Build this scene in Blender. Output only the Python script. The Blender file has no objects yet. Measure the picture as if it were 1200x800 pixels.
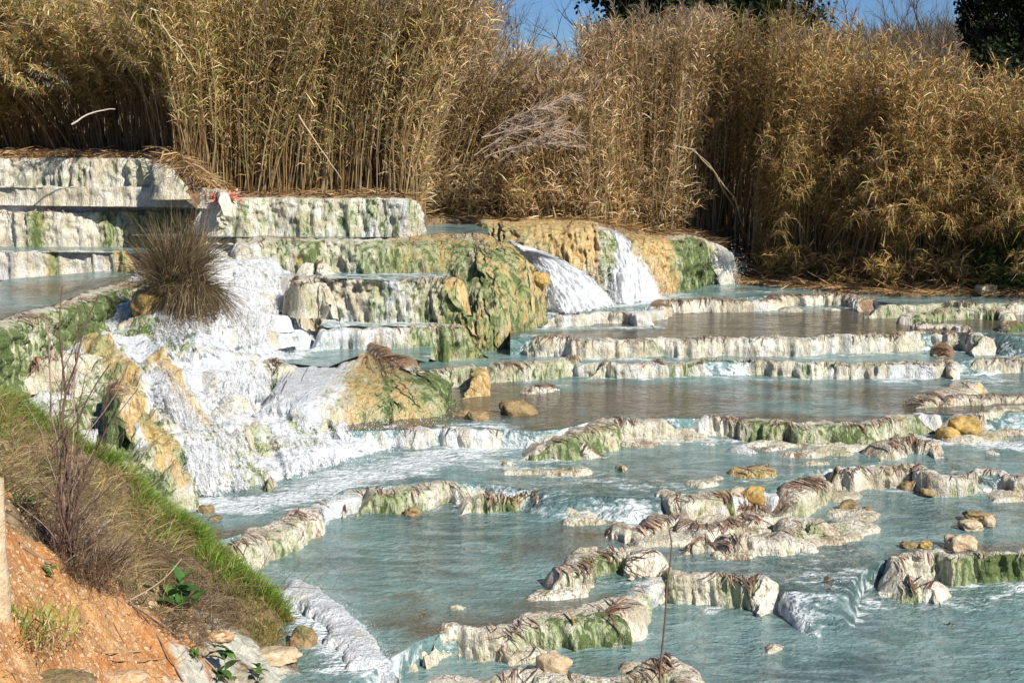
import bpy, math, random
import numpy as np
from mathutils import Vector
random.seed(7)
R = np.random.default_rng(11)
C = bpy.context.scene.collection
sc = bpy.context.scene

# ------------------------------------------------------------------ camera
FPX = 1666.7
CAMZ = 5.0
PITCH = math.atan(270 / FPX)
cam_d = bpy.data.cameras.new("camera"); cam = bpy.data.objects.new("camera", cam_d); C.objects.link(cam)
cam.location = (0, 0, CAMZ); cam.rotation_euler = (math.pi / 2 - PITCH, 0, 0)
cam_d.lens = 50; cam_d.sensor_width = 36; cam_d.clip_end = 3000; cam_d.clip_start = 0.1
sc.camera = cam

# ------------------------------------------------------------------ light
SUN_ELEV, SUN_AZ = 38, 138           # degrees; azimuth clockwise from +Y (the view direction)
w = bpy.data.worlds.new("World"); sc.world = w; w.use_nodes = True
nt = w.node_tree; bg = nt.nodes["Background"]
sk = nt.nodes.new("ShaderNodeTexSky"); sk.sky_type = 'NISHITA'; sk.sun_disc = False
sk.sun_elevation = math.radians(SUN_ELEV); sk.sun_rotation = math.radians(SUN_AZ)
sk.air_density = 1.0; sk.dust_density = 0.4; sk.ozone_density = 2.0
sk.altitude = 1500
_t = nt.nodes.new("ShaderNodeMix"); _t.data_type = 'RGBA'; _t.blend_type = 'MULTIPLY'; _t.inputs[0].default_value = 1
_t.inputs[7].default_value = (0.58, 0.83, 1.25, 1); nt.links.new(sk.outputs[0], _t.inputs[6])   # the deep blue of a clear winter sky, all round
nt.links.new(_t.outputs[2], bg.inputs[0]); bg.inputs[1].default_value = 0.052
sl = bpy.data.lights.new("sun", 'SUN'); so = bpy.data.objects.new("sun", sl); C.objects.link(so)
sl.energy = 5.0; sl.angle = math.radians(0.5); sl.color = (1.0, 0.94, 0.84)
sd = Vector((math.sin(math.radians(SUN_AZ)) * math.cos(math.radians(SUN_ELEV)), math.cos(math.radians(SUN_AZ)) * math.cos(math.radians(SUN_ELEV)), math.sin(math.radians(SUN_ELEV))))
so.rotation_euler = sd.to_track_quat('Z', 'Y').to_euler(); so.location = (12, -12, 15)
sc.view_settings.view_transform = 'Standard'; sc.view_settings.look = 'None'
sc.view_settings.gamma = 1; sc.view_settings.exposure = 0.38
sc.cycles.max_bounces = 6; sc.cycles.diffuse_bounces = 3; sc.cycles.transparent_max_bounces = 12

# ------------------------------------------------------------------ helpers
def at(px, py, z):
    x = (px - 600) / FPX; v = -(py - 400) / FPX
    d = np.array([x, math.cos(PITCH) + v * math.sin(PITCH), -math.sin(PITCH) + v * math.cos(PITCH)])
    t = (z - CAMZ) / d[2]
    return np.array([d[0] * t, d[1] * t, z])
def atd(px, py, dist):               # point on the same ray at a given depth (y)
    x = (px - 600) / FPX; v = -(py - 400) / FPX
    d = np.array([x, math.cos(PITCH) + v * math.sin(PITCH), -math.sin(PITCH) + v * math.cos(PITCH)])
    t = dist / d[1]
    return np.array([d[0] * t, dist, CAMZ + d[2] * t])

def _h(i, j, k):
    n = (i * 374761393 + j * 668265263 + k * 2147483647 * 3 + 12345) & 0xffffffff
    n = ((n ^ (n >> 13)) * 1274126177) & 0xffffffff
    n = ((n ^ (n >> 16)) * 2246822519) & 0xffffffff
    return ((n ^ (n >> 15)) & 0xffff) / 65535.0
def noise(x, y, z=0.0):              # value noise 0..1
    x = np.asarray(x, float); y = np.asarray(y, float); z = np.asarray(z, float) + x * 0
    i = np.floor(x).astype(np.int64); j = np.floor(y).astype(np.int64); k = np.floor(z).astype(np.int64)
    f = x - i; g = y - j; h = z - k
    f = f * f * (3 - 2 * f); g = g * g * (3 - 2 * g); h = h * h * (3 - 2 * h)
    r = 0
    for a in (0, 1):
        for b in (0, 1):
            for c in (0, 1):
                r = r + _h(i + a, j + b, k + c) * (f if a else 1 - f) * (g if b else 1 - g) * (h if c else 1 - h)
    return r
def fbm(x, y, z=0.0, o=4):
    s = 0; a = 1; t = 0
    for q in range(o):
        s = s + a * noise(np.asarray(x) * 2**q + 17.3 * q, np.asarray(y) * 2**q + 5.1 * q, np.asarray(z) * 2**q + 9.7 * q); t += a; a *= 0.5
    return s / t                      # 0..1, mean .5
def sstep(a, b, x):
    t = np.clip((x - a) / (b - a), 0, 1); return t * t * (3 - 2 * t)

def tag(o, label=None, cat=None, group=None, kind=None):
    if label: o["label"] = label
    if cat: o["category"] = cat
    if group: o["group"] = group
    if kind: o["kind"] = kind
    return o

def mesh(name, V, F, mat, parent=None, cols=None, smooth=True, origin=None, link=True):
    """V (n,3); F list of face index arrays (each (m,3) or (m,4)); cols dict name -> (n,4)"""
    V = np.asarray(V, float)
    if origin is None:
        origin = np.array([V[:, 0].mean(), V[:, 1].mean(), V[:, 2].min()]) if parent is None else np.zeros(3)
    me = bpy.data.meshes.new(name)
    W = V - origin
    if parent is not None: W = V - parent_org(parent); origin = np.zeros(3)
    if not isinstance(F, (list, tuple)): F = [F]
    F = [np.asarray(f, np.int32) for f in F if len(f)]
    me.vertices.add(len(W)); me.vertices.foreach_set("co", W.astype(np.float32).ravel())
    nl = sum(f.size for f in F); nf = sum(len(f) for f in F)
    me.loops.add(nl); me.loops.foreach_set("vertex_index", np.concatenate([f.ravel() for f in F]))
    me.polygons.add(nf)
    tot = np.concatenate([np.full(len(f), f.shape[1], np.int32) for f in F])
    me.polygons.foreach_set("loop_start", np.concatenate([[0], np.cumsum(tot)[:-1]]).astype(np.int32))
    me.polygons.foreach_set("loop_total", tot)
    me.polygons.foreach_set("use_smooth", np.full(nf, smooth))
    me.update(calc_edges=True)
    if cols:
        for k, c in cols.items():
            a = me.color_attributes.new(k, 'FLOAT_COLOR', 'POINT'); a.data.foreach_set("color", np.asarray(c, np.float32).ravel())
    if mat: me.materials.append(mat)
    o = bpy.data.objects.new(name, me)
    o.location = origin
    if parent is not None: o.parent = parent
    if link: C.objects.link(o)
    return o
def parent_org(p):
    v = np.array(p.location, float)
    if p.parent is not None: v = v + parent_org(p.parent)
    return v
def empty(name, loc):
    o = bpy.data.objects.new(name, None); o.location = loc; o.empty_display_size = 0.1; C.objects.link(o); return o
def grid_faces(n, m):                # n rows (slow) x m columns
    i = np.arange(n - 1)[:, None] * m + np.arange(m - 1)[None, :]
    return np.stack([i, i + 1, i + m + 1, i + m], -1).reshape(-1, 4)

# ------------------------------------------------------------------ materials
def mat(name):
    m = bpy.data.materials.new(name); m.use_nodes = True
    return m, m.node_tree, m.node_tree.nodes["Principled BSDF"]
class NB:
    def __init__(s, nt): s.nt = nt
    def n(s, t, **k):
        x = s.nt.nodes.new(t)
        for a, b in k.items(): setattr(x, a, b)
        return x
    def l(s, a, b): s.nt.links.new(a, b)
    def pos(s, scale=(1, 1, 1)):
        g = s.n("ShaderNodeNewGeometry"); m = s.n("ShaderNodeMapping"); m.inputs["Scale"].default_value = scale
        s.l(g.outputs["Position"], m.inputs["Vector"]); return m.outputs[0]
    def noise(s, vec, scale, detail=4, rough=0.6, dist=0.0):
        x = s.n("ShaderNodeTexNoise"); x.inputs["Scale"].default_value = scale; x.inputs["Detail"].default_value = detail
        x.inputs["Roughness"].default_value = rough; x.inputs["Distortion"].default_value = dist
        s.l(vec, x.inputs["Vector"]); return x.outputs[0]
    def math(s, op, a, b=None, c=None, clamp=False):
        x = s.n("ShaderNodeMath", operation=op); x.use_clamp = clamp
        for i, v in enumerate((a, b, c)):
            if v is None: continue
            if isinstance(v, (int, float)): x.inputs[i].default_value = v
            else: s.l(v, x.inputs[i])
        return x.outputs[0]
    def ramp(s, f, a, b, c0=(0, 0, 0, 1), c1=(1, 1, 1, 1)):
        x = s.n("ShaderNodeValToRGB"); e = x.color_ramp.elements
        e[0].position = a; e[1].position = b; e[0].color = c0; e[1].color = c1
        s.l(f, x.inputs[0]); return x.outputs[0]
    def mix(s, f, a, b):
        x = s.n("ShaderNodeMix", data_type='RGBA')
        if isinstance(f, (int, float)): x.inputs[0].default_value = f
        else: s.l(f, x.inputs[0])
        for i, v in ((6, a), (7, b)):
            if isinstance(v, tuple): x.inputs[i].default_value = (*v, 1) if len(v) == 3 else v
            else: s.l(v, x.inputs[i])
        return x.outputs[2]
    def attr(s, name):
        x = s.n("ShaderNodeAttribute"); x.attribute_name = name; return x
    def bump(s, h, strength, dist, normal=None):
        x = s.n("ShaderNodeBump"); x.inputs["Strength"].default_value = strength; x.inputs["Distance"].default_value = dist
        s.l(h, x.inputs["Height"])
        if normal is not None: s.l(normal, x.inputs["Normal"])
        return x.outputs[0]
    def sep(s, c):
        x = s.n("ShaderNodeSeparateColor"); s.l(c, x.inputs[0]); return x.outputs

def thresh(b, nz, amt, k=6.0):       # soft threshold: share of the surface grows with amt
    return b.math('MULTIPLY', b.math('SUBTRACT', nz, b.math('MULTIPLY_ADD', amt, -0.5, 0.75)), k, clamp=True)

def travertine_mat():
    m, nt, p = mat("travertine"); b = NB(nt)
    a = b.attr("mask"); s = b.sep(a.outputs["Color"]); foam, green, ochre = s[0], s[1], s[2]; brown = a.outputs["Alpha"]
    v = b.pos((1, 1, 0.28)); vi = b.pos()
    n1 = b.noise(v, 5.0, 5, 0.62, 0.4); n2 = b.noise(v, 13.0, 4, 0.65, 0.6); n3 = b.noise(vi, 2.2, 4, 0.6); n4 = b.noise(vi, 40.0, 3, 0.6)
    n5 = b.noise(v, 30, 3, 0.7, 0.3)
    col = b.mix(b.ramp(n3, 0.38, 0.62), (0.58, 0.51, 0.37), (0.87, 0.83, 0.71))
    n6 = b.noise(b.pos((1, 1, 0.5)), 24, 4, 0.7, 0.8)
    col = b.mix(b.math('MULTIPLY', b.ramp(n5, 0.48, 0.62), 0.45), col, (0.26, 0.22, 0.15))
    col = b.mix(b.math('MULTIPLY', b.ramp(n6, 0.56, 0.66), b.math('MULTIPLY_ADD', green, 1.1, 0.12), clamp=True), col, (0.36, 0.45, 0.17))
    col = b.mix(thresh(b, n3, ochre, 7), col, b.mix(b.ramp(n2, 0.35, 0.6), (0.34, 0.19, 0.05), (0.74, 0.57, 0.28)))
    pg = thresh(b, n1, green, 5)
    col = b.mix(b.math('MULTIPLY', pg, 0.75), col, b.mix(b.ramp(n2, 0.4, 0.6), (0.22, 0.31, 0.10), (0.66, 0.72, 0.44)))
    nd = b.math('ADD', b.math('MULTIPLY', n2, 0.65), b.math('MULTIPLY', n1, 0.35))
    dg = b.math('MULTIPLY', b.math('SUBTRACT', nd, b.math('MULTIPLY_ADD', green, -0.22, 0.655)), 16, clamp=True)
    dg = b.math('MULTIPLY', dg, b.math('MULTIPLY', green, 1.6, clamp=True), clamp=True)
    col = b.mix(dg, col, b.mix(n4, (0.05, 0.075, 0.025), (0.19, 0.25, 0.085)))
    col = b.mix(thresh(b, b.math('ADD', b.math('MULTIPLY', n5, 0.6), b.math('MULTIPLY', n1, 0.4)), brown, 8), col, b.mix(n4, (0.13, 0.065, 0.035), (0.42, 0.27, 0.16)))
    nf = b.noise(b.pos((1, 1, 0.18)), 4.0, 5, 0.6, 0.8)
    ff = thresh(b, nf, foam, 6)
    col = b.mix(ff, col, b.mix(b.ramp(b.math('ADD', b.math('MULTIPLY', n5, .5), b.math('MULTIPLY', nf, .5)), 0.40, 0.56), (0.44, 0.52, 0.55), (0.78, 0.79, 0.80)))
    b.l(col, p.inputs["Base Color"])
    p.inputs["Roughness"].default_value = 0.42; p.inputs["Specular IOR Level"].default_value = 0.4
    h = b.math('ADD', b.math('MULTIPLY', n2, 1.0), b.math('MULTIPLY', n4, 0.4))
    h = b.math('ADD', h, b.math('ADD', b.math('MULTIPLY', n5, 0.6), b.math('MULTIPLY', n6, 0.5)))
    b.l(b.bump(h, 0.9, 0.06), p.inputs["Normal"])
    return m
def foam_mat():
    m, nt, p = mat("falling_water"); b = NB(nt)
    a = b.attr("mask"); s = b.sep(a.outputs["Color"])
    v = b.pos((1, 1, 0.22)); n1 = b.noise(v, 14, 4, 0.7, 0.5); n2 = b.noise(b.pos(), 38, 3, 0.7)
    q = b.math('ADD', b.math('MULTIPLY', n1, 0.6), b.math('MULTIPLY', n2, 0.4))
    b.l(b.mix(b.ramp(q, 0.34, 0.48), (0.55, 0.64, 0.69), (0.86, 0.87, 0.88)), p.inputs["Base Color"])
    p.inputs["Roughness"].default_value = 0.5
    b.l(b.bump(q, 0.5, 0.04), p.inputs["Normal"])
    tr = b.n("ShaderNodeBsdfTransparent"); mx = b.n("ShaderNodeMixShader"); out = nt.nodes["Material Output"]
    al = b.math('MULTIPLY', b.math('SUBTRACT', q, b.math('MULTIPLY_ADD', s[0], -0.6, 0.78)), 9, clamp=True)
    tl = b.n('ShaderNodeBsdfTranslucent'); tl.inputs[0].default_value = (.9, .93, .95, 1); m2 = b.n('ShaderNodeMixShader'); m2.inputs[0].default_value = .35; b.l(p.outputs[0], m2.inputs[1]); b.l(tl.outputs[0], m2.inputs[2])
    b.l(al, mx.inputs[0]); b.l(tr.outputs[0], mx.inputs[1]); b.l(m2.outputs[0], mx.inputs[2]); b.l(mx.outputs[0], out.inputs[0])
    return m
def water_mat():
    m, nt, p = mat("thermal_water"); b = NB(nt)
    a = b.attr("mask"); s = b.sep(a.outputs["Color"]); foam, shallow_reflect, turb = s[0], s[1], s[2]
    vi = b.pos(); n0 = b.noise(vi, 0.55, 4, 0.55, 0.5); n1 = b.noise(b.pos((0.6, 1.5, 1)), 3.2, 5, 0.6, 1.2); n2 = b.noise(vi, 9.0, 4, 0.6, 0.6)
    milky = b.mix(b.ramp(n0, 0.35, 0.65), (0.070, 0.115, 0.110), (0.175, 0.30, 0.292))
    milky = b.mix(b.math('MULTIPLY', b.ramp(n1, 0.44, 0.66), 0.75), milky, (0.27, 0.38, 0.375))
    sh = b.mix(n2, (0.045, 0.042, 0.028), (0.15, 0.135, 0.10))  # brown of shallow beds and of mirrored reeds, both painted into the base colour
    col = b.mix(thresh(b, n0, shallow_reflect, 6), milky, sh)
    q = b.math('ADD', b.math('MULTIPLY', n1, 0.6), b.math('MULTIPLY', n2, 0.4))
    ff = thresh(b, q, foam, 7)
    col = b.mix(ff, col, (0.70, 0.76, 0.77))
    b.l(col, p.inputs["Base Color"])
    b.l(b.math('MULTIPLY_ADD', ff, 0.45, 0.05), p.inputs["Roughness"])
    p.inputs["IOR"].default_value = 1.33; p.inputs["Specular IOR Level"].default_value = 0.75
    w1 = b.noise(b.pos((1.0, 1.7, 1)), 4.5, 3, 0.5, 0.6); w2 = b.noise(b.pos((1.0, 1.6, 1)), 13, 3, 0.55, 0.6)
    h = b.math('ADD', b.math('MULTIPLY', w1, 0.8), b.math('MULTIPLY', w2, 0.65))
    h = b.math('MULTIPLY', h, b.math('MULTIPLY_ADD', turb, 1.3, 0.35))
    b.l(b.bump(h, 1.0, 0.055), p.inputs["Normal"])
    return m
def leafy_mat(name, transl=0.35, rough=0.55, spec=0.3, var=0.0):
    m, nt, p = mat(name); b = NB(nt)
    a = b.attr("tint")
    b.l(a.outputs["Color"], p.inputs["Base Color"]); p.inputs["Roughness"].default_value = rough; p.inputs["Specular IOR Level"].default_value = spec
    if transl:
        t = b.n("ShaderNodeBsdfTranslucent"); b.l(a.outputs["Color"], t.inputs[0])
        mx = b.n("ShaderNodeMixShader"); mx.inputs[0].default_value = transl
        b.l(p.outputs[0], mx.inputs[1]); b.l(t.outputs[0], mx.inputs[2]); b.l(mx.outputs[0], nt.nodes["Material Output"].inputs[0])
    return m
def rock_mat(name, c0, c1, c2, scale=6, green=0.0, bumpd=0.04):
    m, nt, p = mat(name); b = NB(nt); v = b.pos()
    n1 = b.noise(v, scale, 5, 0.65, 0.3); n2 = b.noise(v, scale * 5, 4, 0.65)
    col = b.mix(b.ramp(n1, 0.38, 0.62), c0, c1); col = b.mix(b.ramp(n2, 0.48, 0.68), col, c2)
    if green:
        col = b.mix(b.math('MULTIPLY', b.ramp(b.noise(v, scale * 1.7, 4, 0.6), 0.5, 0.62), green), col, (0.16, 0.2, 0.05))
    b.l(col, p.inputs["Base Color"]); p.inputs["Roughness"].default_value = 0.75
    b.l(b.bump(b.math('ADD', n1, b.math('MULTIPLY', n2, 0.5)), 0.8, bumpd), p.inputs["Normal"])
    return m

TRAV = travertine_mat(); FALL = foam_mat(); WATER = water_mat()
REED = leafy_mat("dry_reed", 0.3, 0.5, 0.35); LEAF = leafy_mat("dead_leaf", 0.1, 0.5, 0.4); GRASS = leafy_mat("grass_blade", 0.35, 0.5, 0.3)
BARK = leafy_mat("twig_bark", 0.0, 0.8, 0.2)
OCHRE = rock_mat("ochre_stone", (0.30, 0.16, 0.035), (0.55, 0.34, 0.09), (0.60, 0.46, 0.22), 5, 0.45)
PALE = rock_mat("pale_stone", (0.50, 0.37, 0.22), (0.68, 0.56, 0.38), (0.40, 0.30, 0.18), 7, 0.0)
MOSSY = rock_mat("mossy_stone", (0.14, 0.085, 0.04), (0.34, 0.22, 0.10), (0.42, 0.34, 0.20), 7, 0.5)

# ------------------------------------------------------------------ travertine ledges
def catmull(K, ds=None, n=None):
    K = np.asarray(K, float)
    L = np.linalg.norm(np.diff(K[:, :3], axis=0), axis=1).sum()
    if n is None: n = max(8, int(L / ds))
    u = np.linspace(0, len(K) - 1, n); i = np.minimum(u.astype(int), len(K) - 2); f = (u - i)[:, None]
    Kp = np.vstack([2 * K[0] - K[1], K, 2 * K[-1] - K[-2]])
    p0, p1, p2, p3 = Kp[i], Kp[i + 1], Kp[i + 2], Kp[i + 3]
    P = 0.5 * ((2 * p1) + (-p0 + p2) * f + (2 * p0 - 5 * p1 + 4 * p2 - p3) * f**2 + (-p0 + 3 * p1 - 3 * p2 + p3) * f**3)
    # even out spacing
    s = np.concatenate([[0], np.cumsum(np.linalg.norm(np.diff(P[:, :3], axis=0), axis=1))])
    t = np.linspace(0, s[-1], n)
    return np.stack([np.interp(t, s, P[:, c]) for c in range(P.shape[1])], 1), np.interp(t, s, u)
def arr(v, u, n):
    v = np.atleast_1d(np.asarray(v, float))
    if len(v) == 1: return np.full(n, v[0])
    return np.interp(u / max(u.max(), 1e-9), np.linspace(0, 1, len(v)), v)

def strips(Pts, side, half, col):
    """Pts (N,K,3), side (N,3) or (N,K,3), half (N,K), col (N,4)|(N,K,4)"""
    N, K, _ = Pts.shape
    if side.ndim == 2: side = side[:, None, :]
    a = Pts - side * half[..., None]; c = Pts + side * half[..., None]
    V = np.stack([a, c], 2).reshape(-1, 3)
    b = (np.arange(N)[:, None] * 2 * K + np.arange(K - 1)[None, :] * 2)
    F = np.stack([b, b + 1, b + 3, b + 2], -1).reshape(-1, 4)
    if col.ndim == 2: col = np.repeat(col[:, None, :], K, 1)
    Cc = np.stack([col, col], 2).reshape(-1, 4)
    return V, F, Cc
def norm(v): return v / np.maximum(np.linalg.norm(v, axis=-1, keepdims=True), 1e-9)
def palette(n, cols, wts, jit=0.18):
    cols = np.array(cols, float); wts = np.array(wts, float); wts /= wts.sum()
    c = cols[R.choice(len(cols), n, p=wts)] * (1 + R.normal(0, jit, (n, 1)))
    return np.concatenate([np.clip(c, 0.004, 1), np.ones((n, 1))], 1)
DEADLEAF = ([(0.19, 0.11, 0.07), (0.32, 0.215, 0.14), (0.085, 0.055, 0.04), (0.46, 0.36, 0.25), (0.29, 0.13, 0.06)], [4, 3.5, 4, 2, 1.1])

def ledge(label, pts, zt, zb, W=0.09, crest=0.035, foam=0.25, green=0.5, ochre=0.12, brown=0.25, leaf=0.5, foot=None, back=0.16,
          ds=0.028, lump=1.0, expo=0.62, wob=1.0, zf=None, top=None, name="travertine_ledge", cat="rock ledge", group=None, leafscale=1.0, indiv=0, parent=None):
    K = np.array([at(p[0], p[1], z) for p, z in zip(pts, np.broadcast_to(np.asarray(zt, float), len(pts)))])
    ds = float(np.clip(np.median(K[:, 1]) * 0.00105, .011, .026)); dt_ = ds * .95
    P, u = catmull(K, ds=ds); n = len(P)
    s = np.concatenate([[0], np.cumsum(np.linalg.norm(np.diff(P, axis=0), axis=1))])
    T = np.gradient(P, axis=0); k = int(.26 / ds)
    T = np.stack([np.convolve(np.pad(T[:, c], k, mode='edge'), np.ones(2 * k + 1) / (2 * k + 1), 'valid') for c in range(3)], 1)
    N = norm(np.stack([T[:, 1], -T[:, 0], 0 * s], 1))
    wobn = wob * ((.5 - np.abs(2 * noise(P[:, 0] * 1.15 + 3, P[:, 1] * .6, 2.3) - 1)) * .32 + (fbm(P[:, 0] * 1.3, P[:, 1] * 1.3, 3.3) - 0.5) * 0.40 + (np.abs(2 * fbm(P[:, 0] * 3.2, P[:, 1] * 3.2, 1.3) - 1) - .2) * -0.28)
    P = P + N * wobn[:, None]
    foam_, green_, ochre_, brown_, leaf_ = [arr(v, u, n) for v in (foam, green, ochre, brown, leaf)]
    zt0 = float(P[0, 0] * 3.7); ztv = P[:, 2].copy(); zbv = arr(zb, u, n)
    if foot is not None:
        Kf = np.array([at(p[0], p[1], z) for p, z in zip(foot, np.broadcast_to(np.asarray(zb, float), len(foot)))])
        Q, _ = catmull(Kf, n=n); zbv = Q[:, 2].copy()
    else:
        Q = P + N * (arr(W, u, n) * 0.62 * (0.1 + 2.0 * fbm(P[:, 0] * 2.1, P[:, 1] * 2.1, 7)))[:, None]
    H = ztv - zbv
    cr = arr(crest, u, n) * (2.2 * np.clip(fbm(P[:, 0] * 2.2, P[:, 1] * 2.2, 9.1) - .18, 0, 1)) * (1.15 - foam_) + 0.004
    # ends sink out of sight
    e = np.minimum(s, s[-1] - s); endf = sstep(0, 0.35, e)
    m = int(np.clip((np.median(H) + 0.2) / dt_, 14, 95))
    rows = []
    bks = [(-1.0, -0.14), (-0.72, -0.02), (-0.42, 0.45), (-0.2, 0.85)]
    bw = back * (0.5 + fbm(P[:, 0] * 2, P[:, 1] * 2, 5))
    for a, q in bks:
        r = P + N * (a * bw)[:, None]
        r[:, 2] = ztv + (cr * q if q > 0 else q + 0 * cr); rows.append(r)
    for th in np.linspace(0, math.pi / 2, m):
        a = math.sin(th) ** expo if th > 0 else 0; c = max(math.cos(th), 0) ** expo
        r = P * (1 - a) + Q * a; r[:, 2] = zbv - 0.02 + (ztv + cr - zbv + 0.02) * c; rows.append(r)
    r = Q + N * 0.05; r[:, 2] = zbv - 0.16; rows.append(r)
    G = np.stack(rows, 1); M = G.shape[1]                       # n x M x 3
    tpar = np.concatenate([np.full(4, 0.0), np.linspace(0, 1, m), [1.0]])
    amp = np.clip(H, 0.30, 0.8)[:, None]
    x, y, z = G[..., 0], G[..., 1], G[..., 2]; ss = s[:, None] + 0 * x
    # hanging ribs: fast along the rim, slow downwards
    rib = 1 - np.abs(2 * fbm(ss * 5.5 + z * 0.8, z * 1.3 + 3, 2.2, 3) - 1) * 2.2
    rib2 = 1 - np.abs(2 * noise(ss * 17 + z * 2.5, z * 2.2, 8.2) - 1)
    lm = fbm(x * 2.6, y * 2.6, z * 3.2, 4) - 0.5
    lm2 = fbm(x * 9, y * 9, z * 8, 3) - 0.5
    wgt = sstep(0.0, 0.25, tpar)[None, :]
    rib3 = 1 - np.abs(2 * noise(ss * 38 + z * 5, z * 4, 3.2) - 1)
    gate = sstep(.35, .6, fbm(ss * 1.3, z * .8, 6.6, 3))
    sm = 1 - 0.65 * np.clip(foam_, 0, 1)[:, None]
    ribk = .5 if lump < .6 else 1.0
    disp = (rib * 0.13 * ribk + ((rib2 - .5) * 0.19 + (rib3 - .5) * .08) * (.35 + .65 * gate) * sm * ribk + lm * 0.42 * lump + lm2 * 0.30) * amp * wgt
    G = G + N[:, None, :] * disp[..., None]
    topn = (1 - wgt * 0.85)
    G[..., 2] += (lm2 * 0.07 + (fbm(x * 14, y * 14, 3) - 0.5) * 0.03) * topn * sstep(0, 0.05, np.concatenate([[0, 0.03, 1, 1], np.ones(m), [0]]))[None, :]
    G[..., 2] -= ((1 - endf) * (H + 0.25))[:, None] * 0.9 * np.concatenate([np.ones(4), 1 - np.linspace(0, 1, m), [0]])[None, :]
    msk = np.stack([foam_[:, None] + 0 * x, green_[:, None] * (0.25 + 0.75 * wgt) + 0 * x, ochre_[:, None] + 0 * x,
                    brown_[:, None] * (1.15 - 0.6 * sstep(0.05, 0.6, tpar))[None, :] + 0 * x], -1)
    o = mesh(name, G.reshape(-1, 3), grid_faces(n, M)[:, ::-1], TRAV, parent=parent, cols={"mask": msk.reshape(-1, 4)})
    if label: tag(o, label, cat, group)
    # dead reed leaves draped over the rim
    L = s[-1]; cnt = int((leaf_.mean()) * L * 33 * leafscale)
    if cnt > 3:
        pr = leaf_ * (0.03 + sstep(0.46, 0.60, fbm(s * 2.3 + zt0, s * 0, 4.4))) * endf; pr = np.clip(pr, 1e-6, None); pr /= pr.sum()
        s0 = R.choice(n, cnt, p=pr)
        tl = int(M * 1.0); steps = 6
        t0 = R.uniform(1.0, 4.2, cnt) + R.random(cnt) ** 2 * m * .35
        ln = R.uniform(0.06, 0.30, cnt) ; dt = ln / dt_ * 0.9
        dt = np.minimum(dt, (M - 3) - t0); slant = R.normal(0, .05 / ds, cnt) * R.choice([0.5, 1.9], cnt)
        tt = t0[:, None] + dt[:, None] * np.linspace(0, 1, steps)[None, :]
        si = s0[:, None] + slant[:, None] * np.linspace(0, 1, steps)[None, :] ** 1.4 * 1.5
        si = np.clip(si, 0, n - 1.001); tt = np.clip(tt, 0, M - 1.001)
        i = si.astype(int); j = tt.astype(int); fi = (si - i)[..., None]; fj = (tt - j)[..., None]
        B = (G[i, j] * (1 - fi) + G[i + 1, j] * fi) * (1 - fj) + (G[i, j + 1] * (1 - fi) + G[i + 1, j + 1] * fi) * fj
        lift = R.uniform(0.006, 0.05, cnt)[:, None]
        B = B + N[i] * lift[..., None] * 0.8; B[..., 2] += lift * (1.0 - 0.6 * np.linspace(0, 1, steps))[None, :]
        Tn = norm(T[s0]); side = norm(Tn + R.normal(0, 0.25, (cnt, 3)))
        half = R.uniform(0.004, 0.010, cnt)[:, None] * np.array([0.5, 1, 1, 0.9, 0.6, 0.1])[None, :]
        col = palette(cnt, *DEADLEAF)
        ni = min(indiv, cnt)
        if ni:
            for q in range(ni):
                V, F, Cc = strips(B[q:q+1], side[q:q+1], half[q:q+1] * 1.3, col[q:q+1]); mesh("dead_leaf", V, F, LEAF, parent=o, cols={"tint": Cc})
        if cnt - ni > 0:
            V, F, Cc = strips(B[ni:], side[ni:], half[ni:], col[ni:])
            q = mesh("leaf_litter", V, F, LEAF, parent=o, cols={"tint": Cc}); q["kind"] = "stuff"
    return o

# ------------------------------------------------------------------ water
FOAM_SRC = []       # (x, y, radius, strength)
def foam_line(pts, z, r, st=1.0):
    K = np.array([at(a, b, z) for a, b in pts])
    P, _ = catmull(K, ds=0.25) if len(K) > 1 else (K, None)
    for p in P: FOAM_SRC.append((p[0], p[1], r, st))
def crust(rim, z, znext, wmap):
    rr = [p for p in rim if -100 < p[0] < 1300]; wl = np.array([float(np.interp(p[0], *wmap)) for p in rr])
    rz = np.array([z - .01 - .07 * float(sstep(.40, .6, fbm(p[0] * .021, z * 3, 2))) for p in rr])
    o = ledge(None, rr, rz - .16 * (wl > .35), znext - .08 * (wl > .35).max(), W=np.minimum(wl, .25), crest=.012, foam=[.75, .5, .8, .45, .7, .5, .8, .5, .7], green=[.3, .6, .3, .5], brown=.2, leaf=.22, ochre=.12, name="riverbed", lump=1.0)
    o["kind"] = "structure"
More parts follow.
